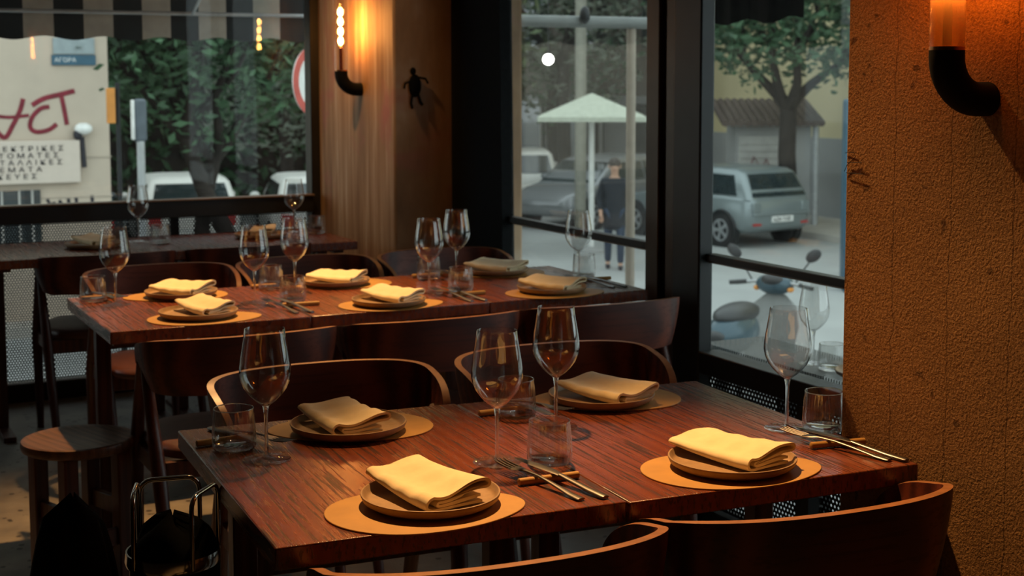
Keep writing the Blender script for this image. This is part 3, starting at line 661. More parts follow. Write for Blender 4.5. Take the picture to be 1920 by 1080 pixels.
# --- trees
def tree(label, loc, h, crown, leafm, seed, fork=None, n=2600, size=.17, group='street trees', lean=(0, 0), cz=None, tk=1.0):
    rd = random.Random(seed); t = thing('street_tree', label, 'tree', loc, 0, group)
    tr = MB(); tips = []
    hb = h * .42 if fork is None else fork
    def limb(p, d, ln, r, lev):
        pts = [p]; q = Vector(p); dd = Vector(d)
        for k in range(4):
            dd = (dd + Vector((rd.uniform(-.25, .25), rd.uniform(-.25, .25), rd.uniform(-.05, .15)))).normalized(); q = q + dd * ln / 4; pts.append(q.copy())
        tr.tube(pts, [r * (1 - .14 * k) for k in range(5)], 8)
        if lev < 3:
            for k in range(3 if lev < 2 else 2):
                a = rd.uniform(0, 2 * pi); s = rd.uniform(.5, .95)
                limb(pts[-1], (dd + Vector((cos(a) * s, sin(a) * s, rd.uniform(-.1, .5)))).normalized(), ln * rd.uniform(.62, .85), r * .55, lev + 1)
        else: tips.append(pts[-1])
        if lev >= 1: tips.append(pts[2])
    base = Vector((0, 0, 0)); top = Vector((lean[0], lean[1], hb))
    tr.tube([base, base.lerp(top, .33) + Vector((.05, .03, 0)), base.lerp(top, .66) - Vector((.04, .02, 0)), top], [h * .026 * tk, h * .022 * tk, h * .020 * tk, h * .019 * tk], 10)
    for k in range(4):
        a = 2 * pi * k / 4 + rd.uniform(-.4, .4)
        limb(top, Vector((cos(a) * .8, sin(a) * .8, 1)).normalized(), h * .24, h * .017 * min(tk, 1.3), 0)
    tr.build('trunk', BARK, t, smooth=60)
    fo = MB(); czz = cz if cz else h * .75
    for k in range(n):
        if rd.random() < .6 and tips:
            p = rd.choice(tips) + Vector((rd.gauss(0, .32), rd.gauss(0, .32), rd.gauss(0, .28)))
        else:
            while True:
                q = Vector((rd.uniform(-1, 1), rd.uniform(-1, 1), rd.uniform(-1, 1)))
                if .25 < q.length < 1: break
            cl = 1 + .18 * sin(7 * q.x + seed) * sin(6 * q.y) ; p = Vector((q.x * crown[0] * cl + lean[0], q.y * crown[0] * cl + lean[1], czz + q.z * crown[1] * cl))
        s = size * rd.uniform(.6, 1.3); u = Vector((rd.gauss(0, 1), rd.gauss(0, 1), rd.gauss(0, .6))).normalized(); v = u.cross(Vector((rd.gauss(0, 1), rd.gauss(0, 1), rd.gauss(0, 1)))).normalized()
        fo.add([p - u * s * .9, p + v * s * .35, p + u * s * .9, p - v * s * .35], [(0, 1, 2, 3)])
    fo = fo.build('foliage', leafm, t); fo['kind'] = 'stuff'; return t
tree('tree beside the kiosk hut with dark bare forked trunk', (17.15, 22.1, G), 5.6, (2.3, 1.5), LEAF, 3, fork=2.45, n=9000, cz=4.4, size=.12, tk=1.5)
tree('grey green tree behind the parasol', (16.6, 30.0, G), 8.0, (2.8, 2.4), LEAF3, 4, n=5000, size=.14, cz=4.6)
tree('dark green tree standing by the parked grey car', (18.2, 33.5, G), 7.0, (2.8, 2.2), LEAF, 6, n=4500, size=.15, cz=4.0)
tree('olive tree over the street beside the yellow building', (18.9, 19.3, G), 6.5, (2.0, 1.5), LEAF2, 8, n=4200, cz=5.0, size=.12)
tree('large dark tree with leaning forked trunk behind the graffiti wall', (5.75, 19.5, G), 6.0, (2.6, 1.9), LEAF, 11, fork=2.25, n=6500, lean=(-.8, .3), cz=4.0, size=.11)
tree('dark tree with slanting trunk next to the large leaning one', (5.0, 19.9, G), 5.5, (2.0, 1.8), LEAF, 12, fork=1.9, n=4500, lean=(.4, .1), cz=4.0, size=.11)
tree('grey green tree behind the round road sign', (8.9, 27.5, G), 6.6, (2.2, 2.2), LEAF3, 14, n=5000, cz=3.4, size=.12)
tree('broad dark tree filling the far side of the car park', (4.6, 29.5, G), 8.0, (3.0, 2.6), LEAF, 16, n=5000, size=.22, cz=4.4)
tree('broad green tree at the back of the car park', (12.0, 30.0, G), 8.0, (3.4, 2.8), LEAF2, 17, n=5000, size=.22, cz=4.4)
tree('tall dark tree at the end of the car park', (13.0, 35.0, G), 9.0, (3.6, 3.2), LEAF, 18, n=4500, size=.25, cz=5.0)
def hedge(label, x0, x1, y0, y1, h, leafm, seed, n):
    rd = random.Random(seed); t = thing('hedge', label, 'hedge', ((x0 + x1) / 2, (y0 + y1) / 2, G)); m = MB(); X, Y = (x1 - x0) / 2, (y1 - y0) / 2
    MB().box(-X * .95, X * .95, -Y * .8, Y * .8, 0, h * .9).build('inner_branches', BARK, t)
    for k in range(n):
        p = Vector((rd.uniform(-X, X), rd.uniform(-Y, Y), rd.uniform(0, h) + .3 * rd.random() ** 2)); s = .2 * rd.uniform(.6, 1.3)
        if abs(p.x) < X * .85 and abs(p.y) < Y * .7 and p.z < h * .85: p.y = rd.choice((-1, 1)) * Y * rd.uniform(.85, 1.1)
        u = Vector((rd.gauss(0, 1), rd.gauss(0, 1), rd.gauss(0, .7))).normalized(); v = u.cross(Vector((rd.gauss(0, 1), rd.gauss(0, 1), rd.gauss(0, 1)))).normalized()
        m.add([p - u * s * .9, p + v * s * .4, p + u * s * .9, p - v * s * .4], [(0, 1, 2, 3)])
    o = m.build('foliage', leafm, t); o['kind'] = 'stuff'
hedge('tall dark hedge closing the car park', -4, 13, 31.5, 33.0, 4.2, LEAF, 5, 5000)
f = tag(MB().box(-14, 16, 37, 40, G, 12).build('building', BROWNW), 'brown apartment block behind the car park hedge', 'building')
for i in range(9):
    for k in range(3): MB().box(-12 + 3 * i, -10.6 + 3 * i, 36.93, 37.02, 1.8 + 3 * k, 3.5 + 3 * k).build('window', DGLASS, f)

# --- vehicles
def car(label, loc, az, paint, L_=3.85, plate=None, estate=False, lamp=None):
    """az = heading of the nose, clockwise from +Y"""
    t = thing('car', label, 'car', loc, pi / 2 - az, 'parked cars')
    k = L_ / 3.85
    secs = [(0, .60, .42, .86), (.05, .72, .34, .90), (.25, .80, .27, .93), (.7, .83, .24, .94), (1.5, .84, .23, .92), (2.3, .84, .23, .91), (2.85, .83, .23, .89), (3.3, .80, .25, .83), (3.65, .72, .27, .74), (3.80, .62, .33, .66), (3.85, .50, .40, .58)]
    rows = []
    for (x, w_, zb, zt) in secs:
        h = [(w_ * .85, zb), (w_, zb + .10), (w_ * 1.01, (zb + zt) / 2), (w_ * .985, zt - .07), (w_ * .93, zt - .01), (w_ * .80, zt), (w_ * .4, zt + .015)]
        ring = [(x * k, y, z) for y, z in h] + [(x * k, -y, z) for y, z in reversed(h)]; rows.append(ring)
    MB().grid(rows, True, 0, True).build('body', paint, t, smooth=50)
    rx = .30 if not estate else .16
    lv = [(.04, 2.95, .76, .88), (.10, 2.75, .745, 1.02), (rx, 2.2, .66, 1.34), (rx + .12, 1.95, .60, 1.41), (rx + .35, 1.75, .45, 1.435)]
    rows = []
    for (xa, xb, w_, z) in lv:
        rr = .12; pts = []
        for (cx, cy, a0) in ((xb - rr, w_ - rr, 0), (xa + rr, w_ - rr, 90), (xa + rr, -w_ + rr, 180), (xb - rr, -w_ + rr, 270)):
            for q in (0, 45, 90): pts.append(((cx + rr * cos(R(a0 + q))) * k, cy + rr * sin(R(a0 + q)), z))
        rows.append(pts)
    MB().grid(rows, True, 0, True).build('roof', paint, t, smooth=50)
    def at(u, z):   # interpolated cabin outline at height z: rear x, front x, half width
        for a, b in zip(lv, lv[1:]):
            if a[3] <= z <= b[3]:
                s = (z - a[3]) / (b[3] - a[3]); return [a[i] + (b[i] - a[i]) * s for i in range(3)]
    (ra, fa, wa), (rb2, fb, wb) = at(0, .93), at(0, 1.33); o = .012
    MB().add([((ra - o) * k, -wa + .10, .93), ((ra - o) * k, wa - .10, .93), ((rb2 - o) * k, wb - .10, 1.33), ((rb2 - o) * k, -wb + .10, 1.33), ((ra + .05) * k, -wa + .10, .93), ((ra + .05) * k, wa - .10, .93), ((rb2 + .05) * k, wb - .10, 1.33), ((rb2 + .05) * k, -wb + .10, 1.33)], [(0, 1, 2, 3), (7, 6, 5, 4), (0, 4, 5, 1), (2, 6, 7, 3), (0, 3, 7, 4), (1, 5, 6, 2)]).build('rear_window', DGLASS, t)
    MB().add([((fa + o) * k, -wa + .08, .93), ((fa + o) * k, wa - .08, .93), ((fb + o) * k, wb - .08, 1.33), ((fb + o) * k, -wb + .08, 1.33), ((fa - .05) * k, -wa + .08, .93), ((fa - .05) * k, wa - .08, .93), ((fb - .05) * k, wb - .08, 1.33), ((fb - .05) * k, -wb + .08, 1.33)], [(0, 3, 2, 1), (4, 5, 6, 7), (0, 1, 5, 4), (2, 3, 7, 6), (0, 4, 7, 3), (1, 2, 6, 5)]).build('windscreen', DGLASS, t)
    for sy in (-1, 1):
        for (x0, x1, x2, x3) in ((.36, 1.12, 1.12, .52), (1.18, 2.55, 2.10, 1.18)):
            ya, yb = sy * (wa + .014), sy * (wb + .014); yc, yd = sy * (wa - .03), sy * (wb - .03)
            MB().add([(x0 * k, ya, .95), (x1 * k, ya, .95), (x2 * k, yb, 1.31), (x3 * k, yb, 1.31), (x0 * k, yc, .95), (x1 * k, yc, .95), (x2 * k, yd, 1.31), (x3 * k, yd, 1.31)], [(0, 1, 2, 3), (7, 6, 5, 4), (0, 4, 5, 1), (2, 6, 7, 3), (0, 3, 7, 4), (1, 5, 6, 2)]).build('side_window', DGLASS, t)
        for x in (.68, 3.15):
            c = (x * k, sy * .73, .31)
            ar = MB(); ar.lathe([(0, -.02), (.375, -.02), (.385, .10), (.37, .118), (0, .118)], 28)
            ar.map(lambda p, c=c, sy=sy: (c[0] + p.x, c[1] + sy * p.z, c[2] + p.y)).build('wheel_arch', BLACK, t, smooth=40)
            wh = MB().lathe([(.19, -.09), (.29, -.09), (.31, -.06), (.31, .06), (.295, .125), (.20, .125), (.19, .10)], 28).map(lambda p, c=c, sy=sy: (c[0] + p.x, c[1] + sy * p.z, c[2] + p.y)).build('wheel', TYRE, t, smooth=40)
            hub = MB().lathe([(0, .09), (.06, .11), (.06, .125), (0, .128)], 14).lathe([(.175, .10), (.205, .10), (.205, .132), (.175, .128), (.175, .10)], 28)
            for q in range(5):
                a = 2 * pi * q / 5; hub.add([(.05 * cos(a - .5), .05 * sin(a - .5), .12), (.05 * cos(a + .5), .05 * sin(a + .5), .12), (.185 * cos(a + .22), .185 * sin(a + .22), .128), (.185 * cos(a - .22), .185 * sin(a - .22), .128)], [(0, 1, 2, 3)])
            hub.map(lambda p, c=c, sy=sy: (c[0] + p.x, c[1] + sy * p.z, c[2] + p.y)).build('rim', RIM, wh, smooth=30)
        MB().ell((2.42 * k, sy * .93, .98), .07, .10, .07, 10, 8).build('mirror', paint, t, smooth=60)
        MB().box(-.012, .09, sy * .60 - .10, sy * .60 + .10, .64, .84).build('tail_lamp', RED if lamp is None else lamp, t, bevel=.02)
        MB().box(-.005, .05, sy * .58 - .09, sy * .58 + .09, .42, .46).build('reflector', RED, t)
        MB().ell((3.62 * k, sy * .56, .63), .14, .13, .085, 12, 8).build('head_lamp', WHITE, t, smooth=60)
    MB().box(-.04, .10, -.70, .70, .60, .645).build('bumper_strip', paint, t, bevel=.015)
    pl = MB().box(-.045, -.01, -.26, .26, .47, .58).build('number_plate', WHITE, t, bevel=.004)
    if plate: text('lettering', plate, .10, INK, pl, (-.047, .24, .49), (pi / 2, 0, -pi / 2), .002)
    return t
def text(name, body, size, m, parent, loc, rot, ext=.003, align='LEFT', sx=1, sp=1.0):
    c = bpy.data.curves.new(name, 'FONT'); c.body = body; c.size = size; c.extrude = ext; c.space_character = sp; c.align_x = align; c.materials.append(m)
    q = bpy.data.objects.new(name, c); COL.objects.link(q); bpy.context.view_layer.update()
    me = bpy.data.meshes.new_from_object(q.evaluated_get(bpy.context.evaluated_depsgraph_get())); bpy.data.objects.remove(q)
    o = bpy.data.objects.new(name, me); COL.objects.link(o); o.parent = parent; o.location = loc; o.rotation_euler = rot; o.scale = (sx, 1, 1); return o
SILVER = plain('silver_blue_paint', (.25, .29, .295), .28, .35, var=.03); GREYC = plain('graphite_paint', (.26, .265, .27), .25, .3, var=.03); WHITEC = plain('off_white_paint', (.78, .76, .71), .3, var=.03); DARKC = plain('dark_teal_paint', (.05, .075, .085), .2, .2, var=.03)
car('silver hatchback seen from behind, near the kiosk hut', (15.98, 20.75, G), R(-7), SILVER, plate='AZH 7105', lamp=SILVER)
car('graphite car with shining windscreen, partly behind the pedestrian', (17.0, 27.0, G), R(245), GREYC, 3.9)
car('off-white estate car beside the graphite car', (14.75, 28.5, G), R(24), WHITEC, 3.9, estate=True)
for i, (x, y, az, p_) in enumerate(((5.9, 23.2, 8, WHITEC), (7.85, 22.3, 12, WHITEC), (10.2, 22.0, 10, SILVER), (4.0, 23.6, 5, DARKC))):
    car(('white car parked under the broad dark tree', 'white car parked behind the leaning tree trunks', 'silver car parked below the round road sign', 'dark teal car parked beside the graffiti wall')[i], (x, y, G), R(az), p_, 3.8)

# --- scooter outside the side window
SX, SY = 8.05, 10.74
t = thing('scooter', 'blue-grey scooter with round mirror parked outside side window', 'scooter', (SX, SY, G), R(30))
SCB = plain('scooter_paint', (.05, .085, .105), .22, .2, var=.05); SCD = plain('scooter_plastic', (.03, .03, .03), .45)
def el(name, c, r, m, par=None): return MB().ell(c, *r, 20, 14).build(name, m, par or t, smooth=80)
el('rear_body', (-.62, 0, .78), (.42, .19, .20), SCB); el('seat', (-.55, 0, .94), (.38, .16, .10), SCD); el('tail_lamp', (-1.02, 0, .80), (.05, .10, .05), SCD)
for x in (-.72, .52):
    wq = MB().lathe([(.13, -.05), (.20, -.055), (.235, -.03), (.235, .03), (.20, .055), (.13, .05)], 28).map(lambda p, x=x: (x + p.x, p.z, .235 + p.y)).build('wheel', TYRE, t, smooth=40)
    MB().lathe([(0, -.03), (.14, -.04), (.14, .04), (0, .03)], 20).map(lambda p, x=x: (x + p.x, p.z, .235 + p.y)).build('rim', RIM, wq, smooth=40)
rows = []
for (z, x, w_, d_) in ((.32, .12, .20, .05), (.5, .20, .25, .05), (.72, .27, .27, .06), (.90, .33, .22, .07), (1.0, .35, .10, .06)):
    rows.append([(x + d_ * (1 if c_ > 0 else .4) * c_, w_ * s_, z) for c_, s_ in [(cos(2 * pi * q / 20), sin(2 * pi * q / 20)) for q in range(20)]])
MB().grid(rows, True, 0, True).build('leg_shield', plain('grey_panel', (.20, .205, .195), .5), t, smooth=60)
MB().box(-.30, .22, -.16, .16, .28, .34).build('footboard', SCD, t, bevel=.02)
el('front_fender', (.52, 0, .42), (.24, .09, .10), SCB)
MB().tube([(.36, 0, 1.0), (.52, 0, .25)], .03, 10).build('fork', SCD, t, smooth=60)
el('headset', (.33, 0, 1.10), (.13, .19, .10), SCB); el('instrument_pod', (.26, 0, 1.15), (.08, .11, .06), SCD)
MB().tube([(.24, .38, 1.10), (.30, .20, 1.12), (.33, 0, 1.12), (.30, -.20, 1.12), (.24, -.38, 1.10)], .016, 10).build('handlebar', GREYP, t, smooth=60)
for s in (-1, 1):
    MB().tube([(.21, s * .42, 1.10), (.28, s * .27, 1.115)], .021, 10).build('grip', SCD, t, smooth=60)
    MB().tube([(.30, s * .24, 1.10), (.27, s * .38, 1.08)], .007, 8).build('brake_lever', GREYP, t, smooth=60)
    MB().tube([(.30, s * .22, 1.13), (.29, s * .30, 1.26), (.28, s * .36, 1.34)], .008, 8).build('mirror_stem', SCD, t, smooth=60)
    MB().ell((0, 0, 0), .02, .085, .055, 16, 10).map(lambda p, s=s: (.28 + p.x, s * .40 + p.y * cos(.6) - s * p.z * sin(.6), 1.40 + s * p.y * sin(.6) + p.z * cos(.6))).build('mirror', SCD, t, smooth=80)
    el('indicator', (.30, s * .17, 1.06), (.05, .03, .025), ORANGE)

# --- parasol, poles, lamp, overhead awnings
t = thing('parasol', 'pale green cafe parasol with square canopy across the street', 'parasol', (12.6, 21.75, G), R(-30))
PAR = plain('parasol_cloth', (.45, .48, .39), .9); hx = .92
MB().add([(-hx, -hx, 2.40), (hx, -hx, 2.40), (hx, hx, 2.40), (-hx, hx, 2.40), (0, 0, 2.80), (-hx, -hx, 2.32), (hx, -hx, 2.32), (hx, hx, 2.32), (-hx, hx, 2.32)], [(0, 1, 4), (1, 2, 4), (2, 3, 4), (3, 0, 4), (0, 5, 6, 1), (1, 6, 7, 2), (2, 7, 8, 3), (3, 8, 5, 0)]).build('canopy', PAR, t)
MB().tube([(0, 0, 0), (0, 0, 2.74)], .05, 12).build('pole', WHITE, t, smooth=60); MB().lathe([(0, 0), (.3, 0), (.3, .06), (.06, .1), (0, .1)], 20).build('base', GREYW, t)
for sx in (-1, 1):
    for sy in (-1, 1): MB().tube([(0, 0, 2.68), (sx * hx * .97, sy * hx * .97, 2.36)], .014, 6).build('rib', WHITE, t)
tag(MB().tube([(13.6, 23.9, G), (13.6, 23.9, 4.5)], .11, 14).build('street_column', plain('pale_post', (.28, .27, .22), .8), smooth=60), 'pale round post rising behind the parasol', 'post')
t = thing('awning_frame', 'grey tubular awning frame with beige post outside window', 'frame', (0, 0, 0))
MB().tube([(3.2, 7.0, 1.765), (4.75, 7.0, 1.765)], .033, 12).build('beam', plain('frame_grey', (.16, .175, .165), .6), t, smooth=60); MB().tube([(4.325, 7.02, G), (4.325, 7.02, 1.75)], .027, 12).build('post', BEIGEPOLE, t, smooth=60)
MB().ell((3.98, 6.95, 1.80), .03, .03, .05, 12, 8).build('clamp', BLACK, t, smooth=60)
t = thing('window_awning', 'black fabric awning hanging over the side window', 'awning', (0, 0, 0))
MB().add([(2.72, 2.4, 2.5), (2.72, 5.9, 2.5), (3.8, 5.9, 1.98), (3.8, 2.4, 1.98), (2.72, 2.4, 2.52), (2.72, 5.9, 2.52), (3.8, 5.9, 2.0), (3.8, 2.4, 2.0)], [(0, 1, 2, 3), (7, 6, 5, 4), (0, 4, 5, 1), (1, 5, 6, 2), (2, 6, 7, 3), (3, 7, 4, 0)]).build('canopy', FABRIC, t)
m = MB(); n = 24
rows = [[(3.8 + .01 * sin(k * 2.1), 4.82 + (5.9 - 4.82) * k / n, 1.70 + .012 * sin(k * .9) if j == 0 else 1.99) for k in range(n + 1)] for j in (0, 1)]
rows += [[(3.812 + .01 * sin(k * 2.1), 4.82 + (5.9 - 4.82) * k / n, 1.99 if j == 0 else 1.70 + .012 * sin(k * .9)) for k in range(n + 1)] for j in (0, 1)]
m.grid(rows).build('valance', FABRIC, t)
t = thing('globe_lamp', 'small glowing white globe lamp hanging outside window', 'lamp', (4.30, 7.97, 1.57))
MB().ell((0, 0, 0), .035, .035, .035, 16, 10).build('globe', emit('white_globe', (1, .98, .92), 14), t, smooth=80); MB().tube([(0, 0, .03), (0, 0, 1.3)], .004, 6).build('cord', BLACK, t)
# striped awning over the back window: each stripe a piece of its own
t = thing('striped_awning', 'black and cream striped awning with scalloped edge', 'awning', (0, 8.0, 0))
sw = .157
for k in range(26):
    x0 = 2.72 - sw * (k + 1); rows = []
    for th in (0, .006):
        for zz in (0, 1):
            rows.append([(x0 + sw * i / 6, th + .0, (1.672 + .011 * cos(2 * pi * (x0 + sw * i / 6) / (sw * 2) )) if zz == 0 else 2.05) for i in range(7)] if th == 0 else [(x0 + sw * i / 6, th, 2.05 if zz == 0 else (1.672 + .011 * cos(2 * pi * (x0 + sw * i / 6) / (sw * 2)))) for i in range(7)])
    rows.append(rows[0]); MB().grid(rows).build('stripe', CHECK_L if k % 2 else CHECK_D, t)
    MB().add([(x0, .0, 2.05), (x0 + sw, 0, 2.05), (x0 + sw, -1.08, 2.56), (x0, -1.08, 2.56), (x0, .01, 2.06), (x0 + sw, .01, 2.06), (x0 + sw, -1.08, 2.57), (x0, -1.08, 2.57)], [(0, 1, 2, 3), (7, 6, 5, 4), (0, 4, 5, 1), (2, 6, 7, 3), (0, 3, 7, 4), (1, 5, 6, 2)]).build('stripe', CHECK_L if k % 2 else CHECK_D, t)
MB().tube([(-1.4, -.03, 1.812), (2.72, -.03, 1.812)], .011, 8).build('front_bar', GREYP, t, smooth=60)
for x in (2.05, -.9): MB().tube([(x, -.03, 1.81), (x, -1.08, 2.3)], .01, 8).build('arm', GREYP, t, smooth=60)
# --- graffiti wall, shop sign, street name plates
t = thing('graffiti_building', 'beige rendered building corner with maroon graffiti and shop sign', 'building', (0, 18, 0))
MB().box(-9, 3.565, 0, 3.4, G, 7).build('wall', HOUSE, t)
for z in (.50, .015): MB().box(-9, 3.58, -.012, .0, z - .006, z + .006).build('render_joint', plain('joint', (.42, .36, .29), .9), t)
MB().box(-9, 2.72, -.03, .03, -.75, .12).build('window', DGLASS, t)
for x in (2.27, 2.47, 2.62): MB().tube([(x, -.06, -.75), (x, -.06, .12)], .014, 8).build('window_bar', SHUT, t)
def smooth_path(p, n=6):
    out = []
    for i in range(len(p) - 1):
        a, b, c, d = Vector(p[max(i - 1, 0)]), Vector(p[i]), Vector(p[i + 1]), Vector(p[min(i + 2, len(p) - 1)])
        for k in range(n):
            u = k / n; out.append(.5 * ((2 * b) + (c - a) * u + (2 * a - 5 * b + 4 * c - d) * u * u + (3 * b - a - 3 * c + d) * u ** 3))
    return out + [Vector(p[-1])]
def spray(pts, r):
    pts = smooth_path(pts)
    MB().tube([(x, -.008, z) for x, z in pts], r, 8, flat=1).map(lambda p: (p.x, -.002 + (p.y + .008) * .15 - .004, p.z)).build('graffiti', MAROON, t, smooth=80)
spray([(2.10, 1.02), (2.24, .84), (2.34, .76), (2.43, .90), (2.52, 1.08), (2.56, 1.22)], .028); spray([(2.22, 1.02), (2.40, 1.0), (2.62, 1.02)], .02)
spray([(2.86, 1.12), (2.76, 1.10), (2.66, 1.0), (2.63, .88), (2.70, .82), (2.84, .84), (2.94, .91)], .027); spray([(2.66, 1.14), (2.80, 1.22), (3.0, 1.27), (3.16, 1.31)], .03); spray([(3.00, 1.27), (3.03, 1.10), (3.06, .90)], .027)
for i, pts in enumerate((((2.80, .0), (2.83, -.06), (2.90, -.05)), ((2.94, -.02), (2.98, -.08)), ((3.05, .0), (3.06, -.1)), ((3.14, .02), (3.15, -.1)), ((3.33, .03), (3.34, -.1)))):
    MB().tube([(x, -.004, z) for x, z in pts], .02, 6).map(lambda p: (p.x, -.002 + (p.y + .004) * .15 - .003, p.z)).build('scribble', INK, t, smooth=80)
s = tag(MB().box(-2, 3.19, 17.90 - 18, 17.98 - 18, .20, .715).build('shop_sign', plain('sign_white', (.60, .51, .43), .7, var=.03), loc=(0, 18, 0), bevel=.01), 'cream shop sign board with rows of black Greek capitals', 'sign')
for i, (ln, x1) in enumerate((('ΗΛΕΚΤΡΙΚΕΣ', 3.00), ('ΑΥΤΟΜΑΤΕΣ', 2.94), ('ΜΕΤΑΛΛΙΚΕΣ', 2.98), ('ΔΕΜΑΤΑ', 2.74), ('ΣΚΕΥΕΣ', 2.68))):
    text('lettering', ln, .082, INK, s, (x1, -.104, .595 - .083 * i), (pi / 2, 0, 0), .003, 'RIGHT', 1.3, 1.55)
s = tag(MB().box(2.90, 3.42, -.03, -.002, 1.62, 1.745).build('street_name_plate', BLUE, loc=(0, 18, 0), bevel=.004), 'dark blue enamel street name plate under the grey one', 'sign')
text('lettering', 'ΑΓΟΡΑ', .07, WHITE, s, (2.93, -.032, 1.66), (pi / 2, 0, 0), .001, 'LEFT', 1.1)
tag(MB().box(2.92, 3.41, -.03, -.002, 1.755, 1.95).build('street_name_plate', plain('grey_enamel', (.30, .35, .36), .5), loc=(0, 18, 0), bevel=.004), 'pale grey street plate above the dark blue one', 'sign')
t = thing('wall_lamp', 'white domed lamp on black bracket beside the shop sign', 'lamp', (3.24, 17.93, .80))
MB().ell((0, 0, .05), .11, .10, .075, 16, 10).build('dome', WHITE, t, smooth=80); MB().ell((-.07, -.01, -.02), .055, .05, .065, 14, 10).build('socket', INK, t, smooth=80); MB().tube([(-.02, 0, -.05), (.0, 0, -.42)], .03, 8).build('bracket', INK, t, smooth=60)
t = thing('round_sign', 'round road sign with a red ring seen at a slant', 'sign', (3.93, 11.52, G), R(36))
MB().lathe([(0, 0), (.285, 0), (.285, .015), (0, .015)], 40).map(lambda p: (p.x, -.04 - p.z, 3.03 + p.y)).build('disc', WHITE, t, smooth=40); MB().lathe([(.225, .016), (.295, .016), (.295, .024), (.225, .024), (.225, .016)], 40).map(lambda p: (p.x, -.04 - p.z, 3.03 + p.y)).build('red_ring', plain('sign_red', (.55, .10, .08), .5), t, smooth=40)
MB().tube([(0, 0, 0), (0, 0, 3.3)], .03, 10).build('pole', GREYP, t, smooth=60)
t = thing('parking_post', 'grey post with a tall slim box in front of trees', 'post', (3.10, 14.15, G))
MB().tube([(0, 0, 0), (0, 0, 2.5)], .04, 12).build('pole', GREYP, t, smooth=60); MB().box(-.06, .06, -.05, .05, 2.44, 2.86).build('box', plain('post_box', (.10, .12, .14), .6), t, bevel=.03); MB().box(-.082, -.06, -.05, .05, 2.46, 2.85).build('side_panel', WHITE, t, bevel=.015)
t = thing('orange_marker', 'orange marker board on a dark pole by the building corner', 'marker', (2.66, 13.3, G))
MB().box(-.045, .03, -.02, .02, 2.65, 2.97).build('board', ORANGE, t, bevel=.005); MB().tube([(.06, .02, 0), (.06, .02, 3.02)], .022, 8).build('pole', BLACK, t, smooth=60)

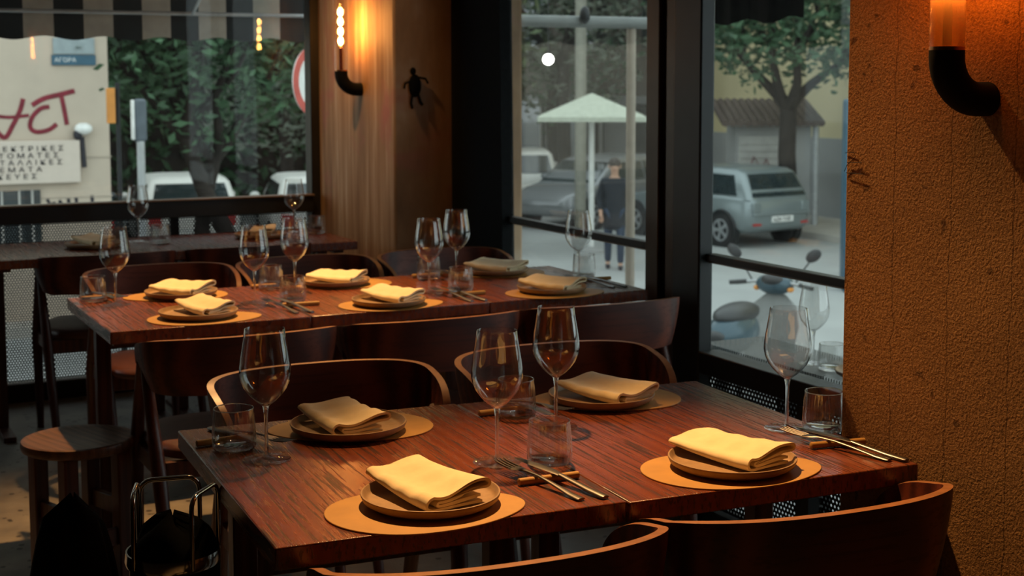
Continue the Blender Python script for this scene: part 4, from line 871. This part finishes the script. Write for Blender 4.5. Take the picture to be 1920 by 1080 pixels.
# --- pedestrian
def figure():
    t = thing('person', 'person in a long dark coat and dark trousers walking along the street', 'person', (11.75, 19.55, G), R(-30))
    def skin(name, verts, edges, radii, m, lv=2):
        me = bpy.data.meshes.new(name); me.from_pydata(verts, edges, []); o = bpy.data.objects.new(name, me); COL.objects.link(o); o.parent = t
        s = o.modifiers.new('skin', 'SKIN'); s.use_smooth_shade = True
        for i, r in enumerate(radii): me.skin_vertices[0].data[i].radius = r if isinstance(r, tuple) else (r, r)
        me.skin_vertices[0].data[0].use_root = True
        o.modifiers.new('sub', 'SUBSURF').levels = lv; o.modifiers['sub'].render_levels = lv; me.materials.append(m); return o
    SK = plain('skin', (.52, .30, .20), .6, var=.06)
    J = [(0, 0, .95), (0, 0, 1.15), (0, .01, 1.38), (0, .0, 1.50), (0, -.015, 1.56), (0, -.03, 1.66), (0, -.025, 1.735),
         (.17, .02, 1.40), (.24, .05, 1.14), (.25, -.04, .90), (.25, -.07, .82), (-.17, .02, 1.40), (-.24, .03, 1.14), (-.22, -.08, .92), (-.21, -.11, .84),
         (.09, 0, .90), (.10, -.06, .50), (.10, .02, .09), (.10, -.12, .03), (-.09, 0, .90), (-.10, .06, .50), (-.10, .20, .10), (-.10, .08, .03)]
    E_ = [(0, 1), (1, 2), (2, 3), (3, 4), (4, 5), (5, 6), (2, 7), (7, 8), (8, 9), (9, 10), (2, 11), (11, 12), (12, 13), (13, 14), (0, 15), (15, 16), (16, 17), (17, 18), (0, 19), (19, 20), (20, 21), (21, 22)]
    rad = [.11, .10, .11, .055, .06, (.085, .10), .06, .055, .042, .032, .028, .055, .042, .032, .028, .075, .052, .037, .035, .075, .052, .037, .035]
    skin('body', J, E_, rad, SK)
    coat = [(0, 0, .95), (0, 0, 1.15), (0, .01, 1.36), (0, 0, 1.47), (.17, .02, 1.40), (.24, .05, 1.14), (.25, -.03, .93), (-.17, .02, 1.40), (-.24, .03, 1.14), (-.22, -.07, .95), (0, 0, .62)]
    skin('coat', coat, [(0, 1), (1, 2), (2, 3), (2, 4), (4, 5), (5, 6), (2, 7), (7, 8), (8, 9), (0, 10)], [(.20, .15), (.18, .14), (.19, .14), .075, .085, .066, .052, .085, .066, .052, (.21, .16)], plain('coat_cloth', (.012, .015, .02), .9))
    skin('trousers', [J[0], J[15], J[16], J[17], J[19], J[20], J[21]], [(0, 1), (1, 2), (2, 3), (0, 4), (4, 5), (5, 6)], [.13, .095, .07, .055, .095, .07, .055], plain('trouser_cloth', (.03, .045, .075), .9))
    for i in (17, 21):
        b = J[i]; skin('shoe', [(b[0], b[1] + .04, .045), (b[0], b[1] - .06, .045), (b[0], b[1] - .17, .035)], [(0, 1), (1, 2)], [.045, .048, .035], INK, 1)
    MB().ell((0, .0, 1.705), .098, .115, .095, 18, 12).build('hair', plain('dark_hair', (.03, .02, .015), .7), t, smooth=80)
    MB().ell((0, -.125, 1.645), .014, .022, .022, 10, 8).build('nose', SK, t, smooth=80)
    for s_ in (-1, 1):
        MB().ell((s_ * .033, -.112, 1.672), .012, .008, .008, 10, 8).build('eye', INK, t, smooth=80); MB().ell((s_ * .09, -.02, 1.655), .012, .02, .032, 10, 8).build('ear', SK, t, smooth=80)
        hx_, hy, hz = (.25, -.07, .82) if s_ > 0 else (-.21, -.11, .84)
        for q in range(4):
            x = hx_ - .028 + .018 * q; ln = (.065, .078, .074, .058)[q]
            MB().tube([(x, hy, hz - .01), (x, hy - .008, hz - ln * .5), (x, hy + .006, hz - ln)], [.010, .009, .007], 8).build('finger', SK, t, smooth=80)
        MB().tube([(hx_, hy - .02, hz + .03), (hx_ - s_ * .02, hy - .045, hz + .005), (hx_ - s_ * .018, hy - .05, hz - .025)], [.012, .010, .008], 8).build('thumb', SK, t, smooth=80)
    MB().box(-.022, .022, -.118, -.108, 1.607, 1.613).build('mouth', MAROON, t)
figure()
